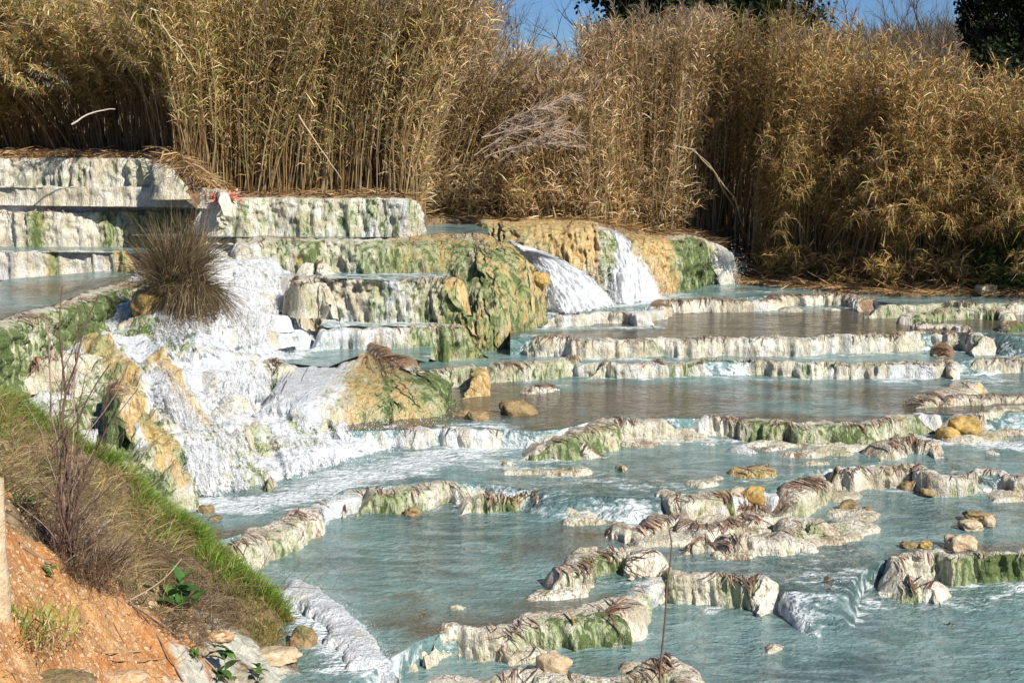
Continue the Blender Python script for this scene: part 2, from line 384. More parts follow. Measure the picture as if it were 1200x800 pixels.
def pool(rim, z, depth, shallow_reflect=0.2, turb=0.3, x0=-13, x1=15, ds=0.09, base_foam=0.0, znext=None, inset=.13, wmap=([0, 1], [.2, .2])):
    K = np.array([at(a, b, z) for a, b in rim]); K = K[np.argsort(K[:, 0])]
    xs = np.arange(max(x0, K[0, 0]), min(x1, K[-1, 0]) + ds, ds)
    yr = np.interp(xs, K[:, 0], K[:, 1]) + (inset if znext is None and z > .3 else 0)      # still pools end inside their rim
    m = int(depth / ds) + 1
    Y = yr[:, None] + np.linspace(0, depth, m)[None, :]; X = xs[:, None] + 0 * Y
    Z = z + (fbm(X * 1.6, Y * 2.6, z, 3) - 0.5) * 0.015
    fo = np.zeros_like(X) + base_foam
    for (fx, fy, r, st) in FOAM_SRC:
        d2 = ((X - fx) ** 2 + (Y - fy) ** 2) / (r * r)
        fo = np.maximum(fo, st * np.exp(-d2))
    tb = np.clip(turb + fo * 1.2, 0, 1.5)
    Z = Z + (fbm(X * 4, Y * 4, 2, 3) - 0.5) * 0.08 * np.clip(fo, 0, 1)
    sh = shallow_reflect + (fbm(X * 0.5, Y * 0.8, 5) - 0.5) * 0.9 + .25 * sstep(.8, 0, np.linspace(0, depth, X.shape[1]))[None, :]
    sh = np.clip(sh * (1 - fo), 0, 1)
    if znext is not None: crust(rim, z, znext, wmap)
    if znext is not None:                       # the water slides over the brink into the next pool
        q = np.linspace(1, 0, 21)[:-1]; dz = z - znext + .06
        wm = np.interp(600 + xs / yr * FPX, *wmap)[:, None]; wdt = .01 + (.07 + 2.2 * np.clip(wm - .2, 0, 1)) * fbm(xs * 1.1, xs * 0, 3.3)[:, None]
        Xs = xs[:, None] + 0 * q[None, :]; Ys = yr[:, None] - q[None, :] * wdt + (fbm(Xs * 3, q[None, :] * 3, 2) - .5) * .12 * q
        Zs = Z[:, :1] - dz * (sstep(0, 1, q)[None, :] * .7 + .3 * q[None, :]) + (fbm(Xs * 5, Ys * 7, 6) - .5) * .12 * np.sin(q * math.pi)[None, :]
        X = np.hstack([Xs, X]); Y = np.hstack([Ys, Y]); Z = np.hstack([Zs, Z]); m += 20
        fo = np.hstack([.42 + .30 * q[None, :] + (fbm(Xs * 1.6, Ys * 1.6, 3) - .5) * .8, fo]); sh = np.hstack([0 * Xs, sh]); tb = np.hstack([1 + 0 * Xs, tb])
    V = np.stack([X, Y, Z], -1).reshape(-1, 3)
    msk = np.stack([fo, sh, tb, np.ones_like(fo)], -1).reshape(-1, 4)
    o = mesh("water", V, grid_faces(len(xs), m), WATER, cols={"mask": msk})
    me = o.data
    if me.polygons[0].normal.z < 0: me.flip_normals()
    o["kind"] = "structure"
    if znext is not None:                       # froth where the spill lands
        for q in range(0, len(xs), 3):
            if R.random() < sstep(.42, .58, fbm(xs[q] * 1.1, yr[q], z)): FOAM_SRC.append((xs[q], yr[q] - R.uniform(.12, .45), R.uniform(.14, .42), R.uniform(.45, .8)))
    return o

# ================================================================== THE PLACE
# water levels of the basin, far to near
zA, zB, zC, zD, zE, zG, zF = 1.50, 1.32, 1.05, 0.85, 0.62, 0.42, 0.20

# foam sources (where falling water lands or runs fast)
foam_line([(640, 356), (680, 358), (720, 356), (765, 350)], zA, 0.55, 1.1)
foam_line([(700, 357), (790, 345)], zA, 0.8, 0.7)
foam_line([(845, 332), (866, 328)], zA, 0.35, 0.8)
foam_line([(640, 385), (770, 384)], zB, 0.25, 0.7)
foam_line([(900, 366), (975, 357)], zB, 0.5, 0.55)
foam_line([(860, 352), (940, 350)], zB, 0.3, 0.6)
foam_line([(620, 412), (700, 417), (900, 416), (1080, 415), (1180, 408)], zC, 0.35, 0.55)
foam_line([(1150, 410), (1200, 420)], zC, 0.5, 0.6)
foam_line([(690, 442), (760, 440), (900, 444), (1120, 440)], zD, 0.4, 0.55)
foam_line([(600, 440), (650, 452)], zD, 0.35, 0.6)
foam_line([(1120, 440), (1200, 452)], zD, 0.7, 0.5)
foam_line([(740, 512), (860, 516), (1000, 522), (1080, 520)], zE, 0.35, 0.75)
foam_line([(1090, 515), (1200, 522)], zE, 0.45, 0.85)
foam_line([(520, 540), (570, 545), (640, 540)], zE, 0.7, 0.62)
foam_line([(400, 560), (480, 545), (560, 525)], zE, 0.8, 0.85)
foam_line([(640, 560), (740, 568), (800, 575)], zE, 0.5, 0.55)
foam_line([(230, 590), (300, 590), (380, 572)], zE, 0.5, 0.95)
foam_line([(880, 580), (960, 574), (1160, 572)], zG, 0.4, 0.5)
foam_line([(400, 590), (520, 594), (660, 592)], zG, 0.4, 0.5)
foam_line([(640, 575), (780, 590), (860, 640)], zG, 0.5, 0.45)
foam_line([(930, 655), (1000, 640)], zG, 0.5, 0.45)
foam_line([(860, 640), (960, 665), (1000, 690)], zG, 0.4, 0.5)
foam_line([(700, 705), (860, 704), (960, 704)], zF, 0.3, 0.5)
foam_line([(960, 700), (1010, 700), (1100, 705), (1200, 690)], zF, 0.45, 0.6)
foam_line([(320, 700), (370, 730), (400, 770), (440, 790)], zG, 0.33, 0.95)

pool([(540, 365), (690, 366), (742, 365), (762, 357), (775, 352), (830, 351), (905, 346), (960, 345), (1000, 347), (1030, 353), (1060, 357), (1110, 355), (1260, 356), (1400, 356)], zA, 8.0, 0.25, 0.4, znext=zB)
pool([(598, 397), (622, 395), (660, 397), (700, 398), (860, 397), (1000, 393), (1100, 390), (1150, 390), (1260, 400), (1400, 402)], zB, 6.5, 0.95, 0.2, znext=zC, wmap=([500, 1150, 1170, 1250], [.1, .12, .8, .8]))  # high brown share: the reeds' dark reflection is painted into this pool
pool([(420, 440), (560, 430), (640, 423), (690, 424), (747, 426), (790, 425), (900, 424), (1000, 426), (1088, 426), (1121, 421), (1199, 418), (1400, 418)], zC, 5.5, 0.15, 0.35, znext=zD, wmap=([500, 1100, 1150, 1200], [.15, .15, .7, .5]))
pool([(400, 505), (560, 500), (622, 505), (660, 502), (700, 492), (750, 490), (860, 489), (893, 492), (950, 496), (1040, 492), (1088, 484), (1121, 486), (1160, 483), (1240, 480), (1400, 480)], zD, 6.0, 0.82, 0.25, znext=zE, wmap=([480, 620, 700, 780, 1090, 1130, 1200], [.2, .2, .2, .15, .15, .5, .6]))  # brown share raised to colour in the mirrored reeds
pool([(-60, 660), (150, 646), (236, 638), (300, 620), (357, 598), (408, 571), (508, 567), (562, 565), (640, 575), (720, 582), (790, 583), (850, 574), (884, 572), (906, 574), (948, 551), (1025, 544), (1112, 555), (1200, 562), (1400, 562)], zE, 7.0, 0.3, 0.5, znext=zG, wmap=([230, 400, 562, 640, 760, 800, 950, 1200], [.2, .2, .2, .8, .8, .2, .15, .2]))
pool([(-200, 1000), (300, 850), (430, 790), (492, 748), (529, 738), (579, 736), (625, 721), (683, 713), (725, 702), (752, 690), (787, 671), (832, 674), (899, 674), (923, 690), (983, 696), (1016, 664), (1039, 656), (1095, 649), (1144, 653), (1240, 652), (1500, 652)], zG, 7.0, 0.38, 0.8, znext=zF, wmap=([300, 440, 470, 760, 890, 950, 1000, 1030, 1100], [.6, .5, .15, .12, .15, .8, .7, .12, .12]))
pool([(100, 1100), (600, 1080), (1300, 1080), (1700, 1100)], zF, 7.0, 0.25, 0.6, x0=-6, x1=9)

def shoals(rim, z, depth, share=.60, x0=-3.5, x1=8.5, ds=.03, seed=0, y0=.15):
    """broken flat crusts that just break the water behind a rim"""
    K = np.array([at(a, b, z) for a, b in rim]); K = K[np.argsort(K[:, 0])]
    xs = np.arange(max(x0, K[0, 0]), min(x1, K[-1, 0]), ds); ys = np.arange(y0, depth, ds); yr = np.interp(xs, K[:, 0], K[:, 1])
    X, Y = np.meshgrid(xs, ys); Y = Y + yr[None, :]
    b_ = fbm(X * 1.3 + seed, Y * 2.3, seed + 2.2, 4); h = (b_ - share) * 1.3
    ed = np.minimum(np.minimum(ys - ys[0], ys[-1] - ys)[:, None], np.minimum(xs - xs[0], xs[-1] - xs)[None, :]); h = h - .22 * (1 - sstep(0, .35, ed))
    h = np.where(h > 0, np.minimum(h, .02 + .25 * h) + (fbm(X * 9, Y * 9, 3) - .4) * .06 * sstep(0, .03, h), h)
    Z = z + h; F = grid_faces(len(ys), len(xs)); zf = Z.ravel()[F].max(1); F = F[zf > z - .03]
    if not len(F): return
    used, inv = np.unique(F, return_inverse=True); V = np.stack([X.ravel(), Y.ravel(), Z.ravel()], 1)[used]
    m_ = np.tile([.15, .45, .18, .45], (len(V), 1)); m_[:, 3] = .25 + .5 * fbm(V[:, 0] * 2, V[:, 1] * 2, 3)
    o = mesh("riverbed", V, inv.reshape(F.shape), TRAV, cols={"mask": m_}); o["kind"] = "structure"
shoals([(540, 365), (775, 352), (1000, 347), (1110, 355), (1400, 356)], zB, 2.6, .64, seed=1, y0=-2.2)
shoals([(620, 498), (750, 490), (950, 496), (1088, 484), (1400, 480)], zE, -.2, .60, seed=5, y0=-2.4)
shoals([(562, 565), (800, 583), (906, 574), (1025, 544), (1112, 555), (1400, 562)], zE, 1.4, .63, seed=9)
shoals([(640, 590), (790, 590), (906, 584), (1025, 560), (1400, 570)], zG, -.1, .585, seed=12, y0=-2.2)
shoals([(480, 748), (640, 720), (760, 690), (1016, 664), (1144, 652), (1400, 652)], zG, 1.0, .62, seed=17, y0=.1)
shoals([(640, 745), (760, 715), (1016, 700), (1400, 690)], zF, 0, .66, seed=21, y0=-1.6)
# ---- basin ledges, far to near
LG = "low rims across the basin"
ledge("whitish rim below the largest foaming fall, mostly overflowed, at the foot of the ochre wall", [(630, 368), (690, 368), (742, 366), (775, 371)], zA, zB, foam=[.6, .5, .45, .7], green=.3, leaf=.3, brown=.2)
ledge("brown leaf covered rim spanning the far pool, next past the waterfall foam", [(752, 361), (768, 354), (800, 352), (850, 352), (880, 352), (905, 347), (960, 345), (1005, 347), (1035, 354)], zA, zB, foam=[.4, .0, .0, .1, .6, .1, .3, .6, .3], green=.3, ochre=.15, brown=.65, leaf=[.8, 1.6, 1.6, 1.3, .4, 1.3, .8, .5, .6], W=.25)
ledge("pale green crusted rim at the far right of the basin under the reed bank", [(1010, 360), (1058, 358), (1110, 355), (1160, 355), (1260, 356)], zA, zA - .14, foam=.1, green=.65, ochre=.3, leaf=.4, brown=.35)
ledge("mottled green and cream hump right of the dark pool, behind the long white rim", [(1045, 372), (1070, 366), (1120, 365), (1165, 364), (1200, 368)], zA - .04, zB, foam=.1, green=.75, ochre=.3, leaf=.5, brown=.3, W=.35, crest=.05)
ledge("thin low brown rim tapering off the green hump towards the dark rocks", [(1055, 377), (1085, 379), (1130, 383), (1160, 386)], zB + .05, zB, foam=.2, green=.4, leaf=.6, brown=.5, W=.2)
ledge("dark mossy ledge in shade at the right edge, beside the end of the long rim", [(1150, 381), (1180, 379), (1230, 378), (1280, 378)], zB + .10, zC + .02, foam=0, green=1.1, ochre=.4, brown=.6, leaf=.4, W=.35)
ledge("longest straight rim of the basin, white streaks and brown leaves hanging from it", [(618, 393), (650, 396), (700, 398), (780, 398), (860, 397), (930, 396), (1000, 393), (1060, 391), (1100, 389), (1140, 389), (1154, 392), (1164, 399)], zB, zC, foam=[.1, .15, .3, .35, .5, .45, .55, .2, .1, .15, .3, .4], green=[.3, .35, .4, .4, .3, .45, .3, .4, .5, .65, .6, .5], brown=.3, leaf=[1.1, 1.3, 1.0, 1.2, .9, .6, .7, 1.8, 1.6, .8, .6, .4], W=.14, crest=.04, leafscale=1.2)
ledge("brown leafy lump at the right end foot of the longest rim", [(1090, 406), (1105, 404), (1118, 412)], zC + .12, zC, foam=0, green=.3, brown=.8, leaf=2.5, ochre=.3, W=.2)
ledge("sloping rim with green front running left from below the big ochre buttress", [(556, 430), (585, 428), (625, 424), (660, 418), (688, 416)], zC + .03, zD, foam=.05, green=.65, ochre=.25, brown=.4, leaf=[1.6, 1.4, 1.2, 1.4, 1], W=.35)
ledge("second long rim, darker green crust and small white runnels, below the longest rim", [(680, 426), (715, 424), (747, 426), (767, 421), (790, 425), (822, 422), (860, 423), (900, 424), (971, 425), (1040, 426), (1088, 425), (1110, 420), (1130, 432)], zC, zD, foam=[.2, .3, .6, .5, .2, .0, .1, .3, .35, .4, .3, .3, .5], green=[.3, .3, .3, .4, .5, 1, .9, .5, .6, .8, .6, .4, .4], brown=[.4, .4, .2, .5, .5, .3, .3, .4, .4, .3, .4, .4, .3], leaf=[1.4, 1.3, .5, 1.0, 1.2, .9, 1, .7, .9, .7, .8, .9, .4], ochre=[.1, .1, .1, .3, .5, .5, .2, .1, .1, .1, .1, .1, .1])
ledge("short brown rim at the right edge behind the turquoise pool", [(1118, 420), (1160, 420), (1199, 419), (1270, 418)], zC, zD + .03, foam=.15, green=.4, leaf=.8, brown=.5)
ledge("tiny leaf heaped rim left of the pool between the long rims, foam on its left", [(608, 458), (628, 453), (650, 447)], zD + .08, zD, foam=.3, green=.2, brown=.5, leaf=1.8, W=.2)
ledge("curved yellowish rim island at the right of the widest dark pool", [(1046, 467), (1066, 464), (1098, 456), (1130, 450), (1163, 457)], zD + .09, zD, foam=.05, green=.5, ochre=.4, brown=.45, leaf=.8, W=.4)
ledge("low brown stony rim at the right edge behind the orange mounds", [(1080, 470), (1120, 466), (1165, 467), (1199, 465), (1280, 466)], zD + .06, zD, foam=.05, green=.35, ochre=.35, brown=.6, leaf=.7, W=.4)
ledge("greenish rim left of the widest pool's outflow, brown rim just under it", [(615, 512), (650, 510), (685, 500), (700, 492), (750, 490), (800, 488)], zD, zE + .05, foam=[0, 0, .05, .1, .35, .3], green=[.9, .9, .7, .6, .5, .4], ochre=[.2, .3, .5, .3, .1, .1], brown=.3, leaf=[.5, .5, .7, 1.3, .8, .8], W=[.3, .3, .4, .3, .15, .15])
ledge("low crusty brown rim under the green one by the orange rock", [(597, 522), (640, 519), (680, 519), (706, 517)], zE + .13, zE, foam=.1, green=.3, ochre=.35, brown=.55, leaf=1.2, W=.25)
ledge("broad bright green and white rim holding back the widest dark pool", [(795, 487), (820, 488), (853, 488), (893, 491), (920, 494), (950, 496), (980, 495), (1010, 494), (1040, 491), (1066, 486), (1088, 484)], zD, zE, foam=[.4, .6, .2, .05, .1, .05, .2, .15, .1, .1, .1], green=[.5, .4, .3, 1, .8, .8, .9, .7, .7, .8, .8], ochre=[.1, .1, .1, .2, .2, .2, .2, .2, .2, .5, .6], brown=[.2, .2, .7, .3, .4, .3, .2, .3, .2, .2, .2], leaf=[.7, .6, 2.2, .5, 1.4, .8, .8, .8, .9, .3, .2], W=[.12, .12, .14, .3, .3, .35, .35, .3, .3, .3, .3])
ledge("pale ribbed rim at the right edge above the rushing white channel", [(1098, 490), (1121, 485), (1160, 483), (1199, 480), (1280, 478)], zD, zE + .08, foam=.15, green=.55, ochre=.3, brown=.3, leaf=.6, W=.2)
ledge("small dark lip with combed leaves in front of the bright green rim", [(1000, 523), (1030, 517), (1060, 514), (1090, 517), (1122, 523)], zE + .13, zE, foam=.25, green=.3, ochre=.15, brown=.5, leaf=1.4, W=.3)
ledge("flat whitish apron beside the foamy channel right of centre", [(845, 530), (870, 521), (893, 520)], zE + .04, zE, foam=.8, green=.1, leaf=.2, W=.3)
ledge("yellow crusted arc between the two middle pools, right of centre", [(843, 556), (866, 550), (905, 543), (905, 552)], zE + .05, zE - .03, foam=.0, green=.55, ochre=.85, brown=.3, leaf=.4, W=.3)
ledge("low ochre and lime rim with a dark left tip, left of the yellow arc", [(745, 578), (775, 575), (798, 582), (825, 571), (850, 573), (868, 570), (884, 580)], zE + .03, zG + .05, foam=[.4, .4, .3, .0, .0, .0, .1], green=[.3, .3, .4, .8, .8, .5, .5], ochre=[.1, .1, .1, .9, .8, .7, .5], brown=.3, leaf=.6, W=.3)
ledge("leaf strewn rim climbing right from the ochre lump to the middle right pool", [(884, 578), (906, 575), (925, 562), (948, 551)], zE + .03, zG, foam=.05, green=.5, ochre=.3, brown=.6, leaf=2.0, W=.4)
ledge("long knobbly rim with dark leaf bundles across the right middle pool", [(950, 549), (976, 546), (1000, 548), (1025, 544), (1055, 545), (1081, 543), (1112, 554), (1151, 551), (1200, 560), (1280, 562)], zE + .02, zG, foam=[.1, .1, .25, .1, .3, .3, .5, .3, .5, .5], green=[.3, .4, .3, .3, .4, .4, .4, .6, .4, .4], brown=.35, leaf=[1.5, 1.5, 1.3, 1.6, .9, 1.3, .5, .6, .4, .4], W=.18, indiv=16)
ledge("white and dark green double rim under the main cascade foam", [(402, 573), (430, 571), (470, 569), (508, 566), (540, 563), (566, 563)], zE, zG, foam=[.3, .2, .3, .4, .4, .6], green=[.7, .9, .8, .5, .4, .4], leaf=[.4, .4, .4, .8, .3, .2], W=.3, brown=.2)
ledge("rim patched yellow and green with a brown leafy right end, centre of basin", [(515, 586), (540, 580), (558, 578), (575, 577), (600, 577), (622, 577), (645, 579), (662, 587)], zG + .13, zG, foam=.15, green=[.3, .5, .9, .8, .9, .5, .4, .4], ochre=[.1, .3, .8, .2, .9, .2, .2, .2], brown=[.4, .2, .2, .2, .2, .5, .6, .6], leaf=[.6, .3, .3, .2, .3, 1.4, 2.2, 1.6], W=.15, indiv=8)
ledge("lowest left rim of the cascade, a shelly white arc below the round stone", [(228, 638), (260, 634), (290, 628), (318, 612), (345, 598), (362, 600), (372, 612)], zE + .02, zG, foam=[.3, .15, .15, .2, .2, .15, .2], green=[.4, .4, .6, .6, .6, .7, .6], ochre=.2, brown=.45, leaf=[1.3, 1.6, .9, .7, .6, .4, .5], W=.4, indiv=8)
ledge("small brown topped rim between the cascade arc and the green double rim", [(380, 592), (400, 586), (430, 590)], zG + .08, zG, foam=.5, green=.3, brown=.4, leaf=.8, ochre=.4, W=.2)
ledge("grey crust patch with brown edge, mid right, upper of three small terraces", [(690, 616), (720, 612), (745, 616), (767, 612), (800, 604), (815, 612), (850, 608), (880, 600), (898, 594)], zG + .10, zG, foam=.35, green=.3, ochre=.15, brown=.6, leaf=1.2, W=.3, indiv=12)
ledge("small terrace with combed white front below the ochre lump, middle of three", [(815, 634), (845, 627), (880, 628), (905, 630), (925, 622), (930, 612), (960, 616), (985, 626)], zG + .13, zG, foam=.15, green=[.2, .2, .3, .5, .6, .6, .7, .6], brown=.45, leaf=[1.8, 1.2, 1, 1, .6, .4, .4, .3], W=.3, indiv=12)
ledge("thin brown crust line left of the ochre lump, under the dark tipped rim", [(815, 588), (845, 586), (880, 592), (910, 588)], zG + .06, zG, foam=.2, green=.3, ochre=.5, brown=.7, leaf=1.4, W=.2)
ledge("small leaf tuft rim sticking out of the blue channel left of the white terrace", [(815, 636), (828, 628), (838, 640)], zG + .12, zG, foam=.2, green=.1, brown=.6, leaf=3, W=.2, indiv=5)
ledge("curved inner rim with pale green ribs at the head of the rippled pool", [(622, 673), (658, 669), (683, 660), (712, 648), (742, 644), (766, 650), (762, 664)], zG + .16, zG, foam=[.1, .1, .1, .1, .05, .1, .1], green=[.4, .6, .9, .8, .5, .3, .4], brown=.35, leaf=[.9, .9, .7, .8, 1.1, 2, 1.6], W=.3, indiv=16)
ledge("rim of stubby columns hung with brown leaves right of the rippled pool", [(748, 668), (765, 666), (787, 670), (810, 674), (832, 673), (865, 674), (899, 673), (915, 682), (924, 694)], zG + .03, zF, foam=[.1, .3, .15, .2, .2, .15, .1, .15, .3], green=[.4, .5, .9, .3, .4, .8, .9, .5, .4], brown=.4, leaf=[1.5, .6, .8, 1.8, 1.6, .9, .8, .6, .3], W=.12, indiv=30, lump=1.2)
ledge("isolated lump with one bundle of brown leaves past the column rim", [(926, 697), (945, 688), (962, 690), (972, 683), (984, 698)], zG - .05, zF, foam=.15, green=.2, brown=.5, leaf=[.8, .8, 1.5, 3, 2.5], W=.2, indiv=14)
ledge("pale streaked rim upper of the pair at the right edge, below the pinkish boulder", [(1012, 664), (1040, 656), (1065, 652), (1095, 648), (1144, 652), (1200, 651), (1290, 650)], zG + .03, zF + .02, foam=[.4, .3, .25, .2, .1, .05, .1], green=[.3, .3, .4, .5, 1.1, 1.2, .8], ochre=.2, brown=.3, leaf=[.3, .4, .8, .8, .5, .3, .3], W=[.12, .12, .15, .15, .14, .12, .12], indiv=8)
ledge("greenish foamy rim lower of the pair at the right edge", [(1012, 684), (1035, 676), (1053, 674), (1080, 677), (1110, 682), (1140, 690)], zF + .12, zF, foam=[.5, .3, .15, .2, .3, .5], green=[.7, .8, .7, .7, .6, .4], brown=.35, leaf=[.2, .3, .9, .7, .6, .3], W=.3, indiv=6)
ledge("near rim with grass green streaked front below the rippled pool", [(486, 748), (508, 742), (529, 738), (555, 737), (579, 736), (602, 730), (625, 721), (655, 717), (683, 712), (705, 705), (728, 701), (750, 711), (764, 731)], zG, [zF + .12, zF + .10, zF + .10, zF + .08, zF + .06, zF + .02, zF, zF, zF, zF], foam=[.2, .15, .15, .2, .1, .1, .1, .1, .05, .05, .1, .1, .2], green=[.3, .3, .3, .3, .5, .6, .8, .9, 1.0, 1.0, 1.0, .7, .5], brown=[.4, .5, .5, .4, .4, .4, .4, .4, .3, .3, .3, .3, .3], leaf=[.5, .9, 1, .6, .8, .5, .9, .7, .4, .4, .6, .8, .4], W=[.1, .1, .12, .2, .3, .4, .45, .5, .5, .5, .45, .35, .2], indiv=30)
ledge("second brown crust strip just under the near green streaked rim, left part", [(520, 758), (550, 748), (590, 752), (615, 748), (640, 738)], zF + .10, zF, foam=.15, green=.35, brown=.5, leaf=.8, W=.25, indiv=10)
ledge("nearest rim at the bottom edge, curling round the cream boulder", [(500, 772), (520, 782), (546, 787), (580, 786), (608, 784), (635, 783), (642, 789), (690, 797), (720, 792), (748, 782), (779, 769), (800, 775), (817, 786), (824, 802), (815, 830)], zF + .07, zF - .10, foam=.1, green=[.2, .4, .5, .6, .6, .5, .6, .6, .6, .6, .6, .5, .5, .5, .4], brown=.4, leaf=[.9, 1.2, .8, .6, .7, .6, .5, .5, .6, .9, 1.2, 1.3, 1, 1, .6], W=.2, indiv=24)
ledge("few brown leaves caught on a sunken stone in the right front pool", [(1121, 722), (1130, 718), (1136, 728)], zF + .05, zF, foam=.2, green=.1, brown=.6, leaf=3, W=.1, indiv=5)
ledge("tiny mossy tip rising in the middle of the bright channel", [(712, 550), (728, 546), (744, 551)], zE + .05, zE, foam=.1, green=.7, ochre=.6, brown=.3, leaf=.4, W=.15)

# ---- stepped walls, upper left
WALLF = dict(cat="travertine wall", name="travertine_wall", crest=.025)
ledge("topmost white wall under the dark reed hollow, brown leaves along its brink", [(-90, 184), (0, 186), (60, 186), (130, 187), (180, 188), (205, 196), (222, 212)], [4.1, 4.1, 4.1, 4.1, 4.1, 4.0, 3.75], 3.6, foam=[.3, .3, .2, .15, .2, .1, .1], green=[.3, .4, .5, .5, .6, .4, .4], ochre=[.1, .1, .15, .2, .1, .3, .4], leaf=[.6, .7, .5, .7, .6, 1.2, 1.5], W=.18, lump=.35, **WALLF)
ledge("low smooth pale lip directly under the topmost wall", [(-90, 219), (0, 219), (90, 220), (200, 221), (252, 223), (262, 227)], 3.6, 3.43, foam=.35, green=.3, leaf=.05, W=.05, lump=.2, wob=.4, **WALLF)
ledge("white step left of the rush tuft, third band from the top", [(-90, 229.5), (0, 229.5), (80, 229.5), (160, 229.3), (235, 229.5), (250, 231)], 3.43, 3.13, foam=.55, green=.35, leaf=.15, W=.08, lump=.3, wob=.4, **WALLF)
ledge("white step with three mustard and green stains left of the rush tuft", [(-90, 249), (0, 249), (25, 249), (42, 249), (60, 249), (100, 249), (118, 249), (130, 249), (142, 249), (205, 249), (232, 250)], 3.13, 2.53, foam=[.4, .3, .3, .0, .45, .3, .1, .1, .0, .4], green=[.3, .2, .3, 1.1, .2, .3, .9, .7, .8, .3], ochre=[.1, .1, .1, .95, .05, .1, .8, .3, 1, .2], leaf=[.6, .9, .5, .3, .8, .7, .5, .3, .3, .3], W=.14, lump=.5, **WALLF)
ledge("lowest small step beside the grey pool at the left edge", [(-90, 295), (0, 295), (45, 295), (62, 295), (80, 295), (125, 295), (145, 296), (160, 297)], 2.53, 2.2, foam=[.6, .6, .6, .1, .5, .5, .0, .0], green=[.3, .2, .3, .9, .3, .3, .8, .7], ochre=[.1, .1, .1, .9, .1, .1, 1, 1], leaf=.2, W=.08, lump=.35, **WALLF)
ledge("long straight white wall with green speckles under the reed canes", [(222, 232.5), (270, 232.5), (350, 232.5), (420, 233), (470, 233.5), (481, 236), (486, 250)], [3.43, 3.43, 3.43, 3.43, 3.43, 3.38, 3.1], 2.78, foam=[.5, .4, .45, .45, .45, .4, .5], green=[.4, .5, .62, .6, .65, .6, .3], leaf=.08, brown=.05, W=.22, lump=.22, wob=.5, **WALLF)
ledge("white middle wall below the long straight one, green and ochre stained lumps", [(262, 278), (300, 279), (330, 279.5), (365, 280), (400, 280), (440, 280), (480, 278.5), (515, 276)], 2.78, 2.24, foot=[(262, 322), (300, 322), (330, 320), (365, 321), (400, 320), (440, 322), (480, 321), (520, 322)], foam=[.6, .5, .3, .2, .45, .3, .1, .0], green=[.3, .4, .7, .9, .6, .8, .8, .8], ochre=[.1, .1, .2, .6, .2, .3, .75, .8], leaf=[.3, .3, .4, .6, .3, .3, .3, .4], W=.4, lump=.9, brown=.15, **WALLF)
ledge("great buttress of ochre and moss green flowstone left of the falls", [(432, 279.5), (470, 279), (505, 277), (550, 274), (576, 277), (593, 286), (607, 299), (622, 315), (640, 337)], [2.78, 2.78, 2.78, 2.78, 2.76, 2.68, 2.5, 2.3, 2.0], zC, foot=[(436, 392), (475, 394), (512, 400), (545, 408), (575, 410), (603, 408), (622, 404), (637, 397), (650, 386)], expo=.74, foam=0, green=[.7, .7, .75, .8, .8, .75, .65, .65, .5], ochre=[.5, .75, .75, .65, .8, .95, .95, .8, .8], brown=[.1, .15, .2, .3, .15, .15, .15, .2, .2], leaf=[.3, .4, .4, .6, 1, .6, .5, .5, .5], lump=1.05, **WALLF)
ledge("cream shelf step under the white middle wall, leaves drooping at its rim", [(325, 328), (345, 325), (375, 327), (410, 329), (450, 330), (490, 329), (520, 328), (548, 332)], 2.27, 1.56, foot=[(322, 378), (345, 378), (375, 377), (410, 379), (450, 380), (490, 380), (524, 381), (552, 382)], foam=[.8, .4, .5, .5, .6, .4, .1, .0], green=[.2, .2, .4, .3, .8, .6, .7, .8], ochre=[.1, .15, .1, .15, .1, .3, .6, .8], leaf=[.4, 1.2, 1.2, .6, .8, 1.0, .8], brown=.15, W=.3, lump=.9, **WALLF)
ledge("two round cream knobs capped with brown leaves on the shelf step", [(338, 330), (348, 326), (360, 331), (378, 330), (392, 333)], 2.33, 1.95, foam=.25, green=.5, leaf=2.2, brown=.4, W=.08, lump=.5, name="travertine_wall", cat="travertine wall")
ledge("small cream knob on the upper shelf in the spray", [(345, 312), (362, 308), (385, 308), (400, 311)], 2.42, 2.2, foam=.3, green=.3, leaf=.8, brown=.3, W=.2, name="travertine_wall", cat="travertine wall")
ledge("white step with dark streaks next left of the buttress foot", [(352, 390), (395, 385), (440, 385), (480, 383), (512, 381), (535, 383), (556, 387), (572, 394)], [1.58, 1.61, 1.61, 1.61, 1.61, 1.58, 1.5, 1.4], [1.3, 1.3, 1.3, 1.28, 1.1, 1.02, 1.0], foam=[.95, .8, .5, .3, .1, .0, .0], green=[.2, .3, .5, .8, .8, .8, .8], ochre=[.1, .1, .1, .2, .5, .8, .8], leaf=[.1, .2, .6, 1.2, 1.2, .6], brown=.2, W=.2, lump=.8, **WALLF)
ledge("lime and orange mound bulging below the turquoise basin", [(330, 424), (360, 428), (385, 430), (400, 425), (418, 417), (440, 411), (456, 416), (478, 428), (500, 440)], 1.32, [.95, .9, .8, .7, .62, .62, .62, .64, .7], foot=[(300, 490), (350, 500), (400, 502), (440, 506), (480, 510), (508, 508), (524, 502), (534, 492), (540, 478)], foam=[1, 1, .95, .6, .15, .05, .1, .0, .1], green=[.3, .3, .4, .6, .6, .9, .6, 1.1, 1.0], ochre=[.05, .05, .1, .45, .9, .7, .9, .4, .3], brown=[.1, .1, .1, .1, .1, .1, .05, .05, .1], leaf=[.1, .1, .2, .4, .7, 1.4, 1.4, .8, .3], lump=1.5, **WALLF)
ledge("grey white block with mustard right corner between mound and basin", [(490, 436), (515, 433), (540, 432), (556, 434), (566, 446)], 1.12, zD - .05, foam=[.3, .3, .2, .0, .1], green=[.4, .4, .6, .7, .5], ochre=[.1, .1, .1, 1, .9], leaf=[.8, .6, .5, .6, .4], brown=.25, W=.2, lump=.6, **WALLF)
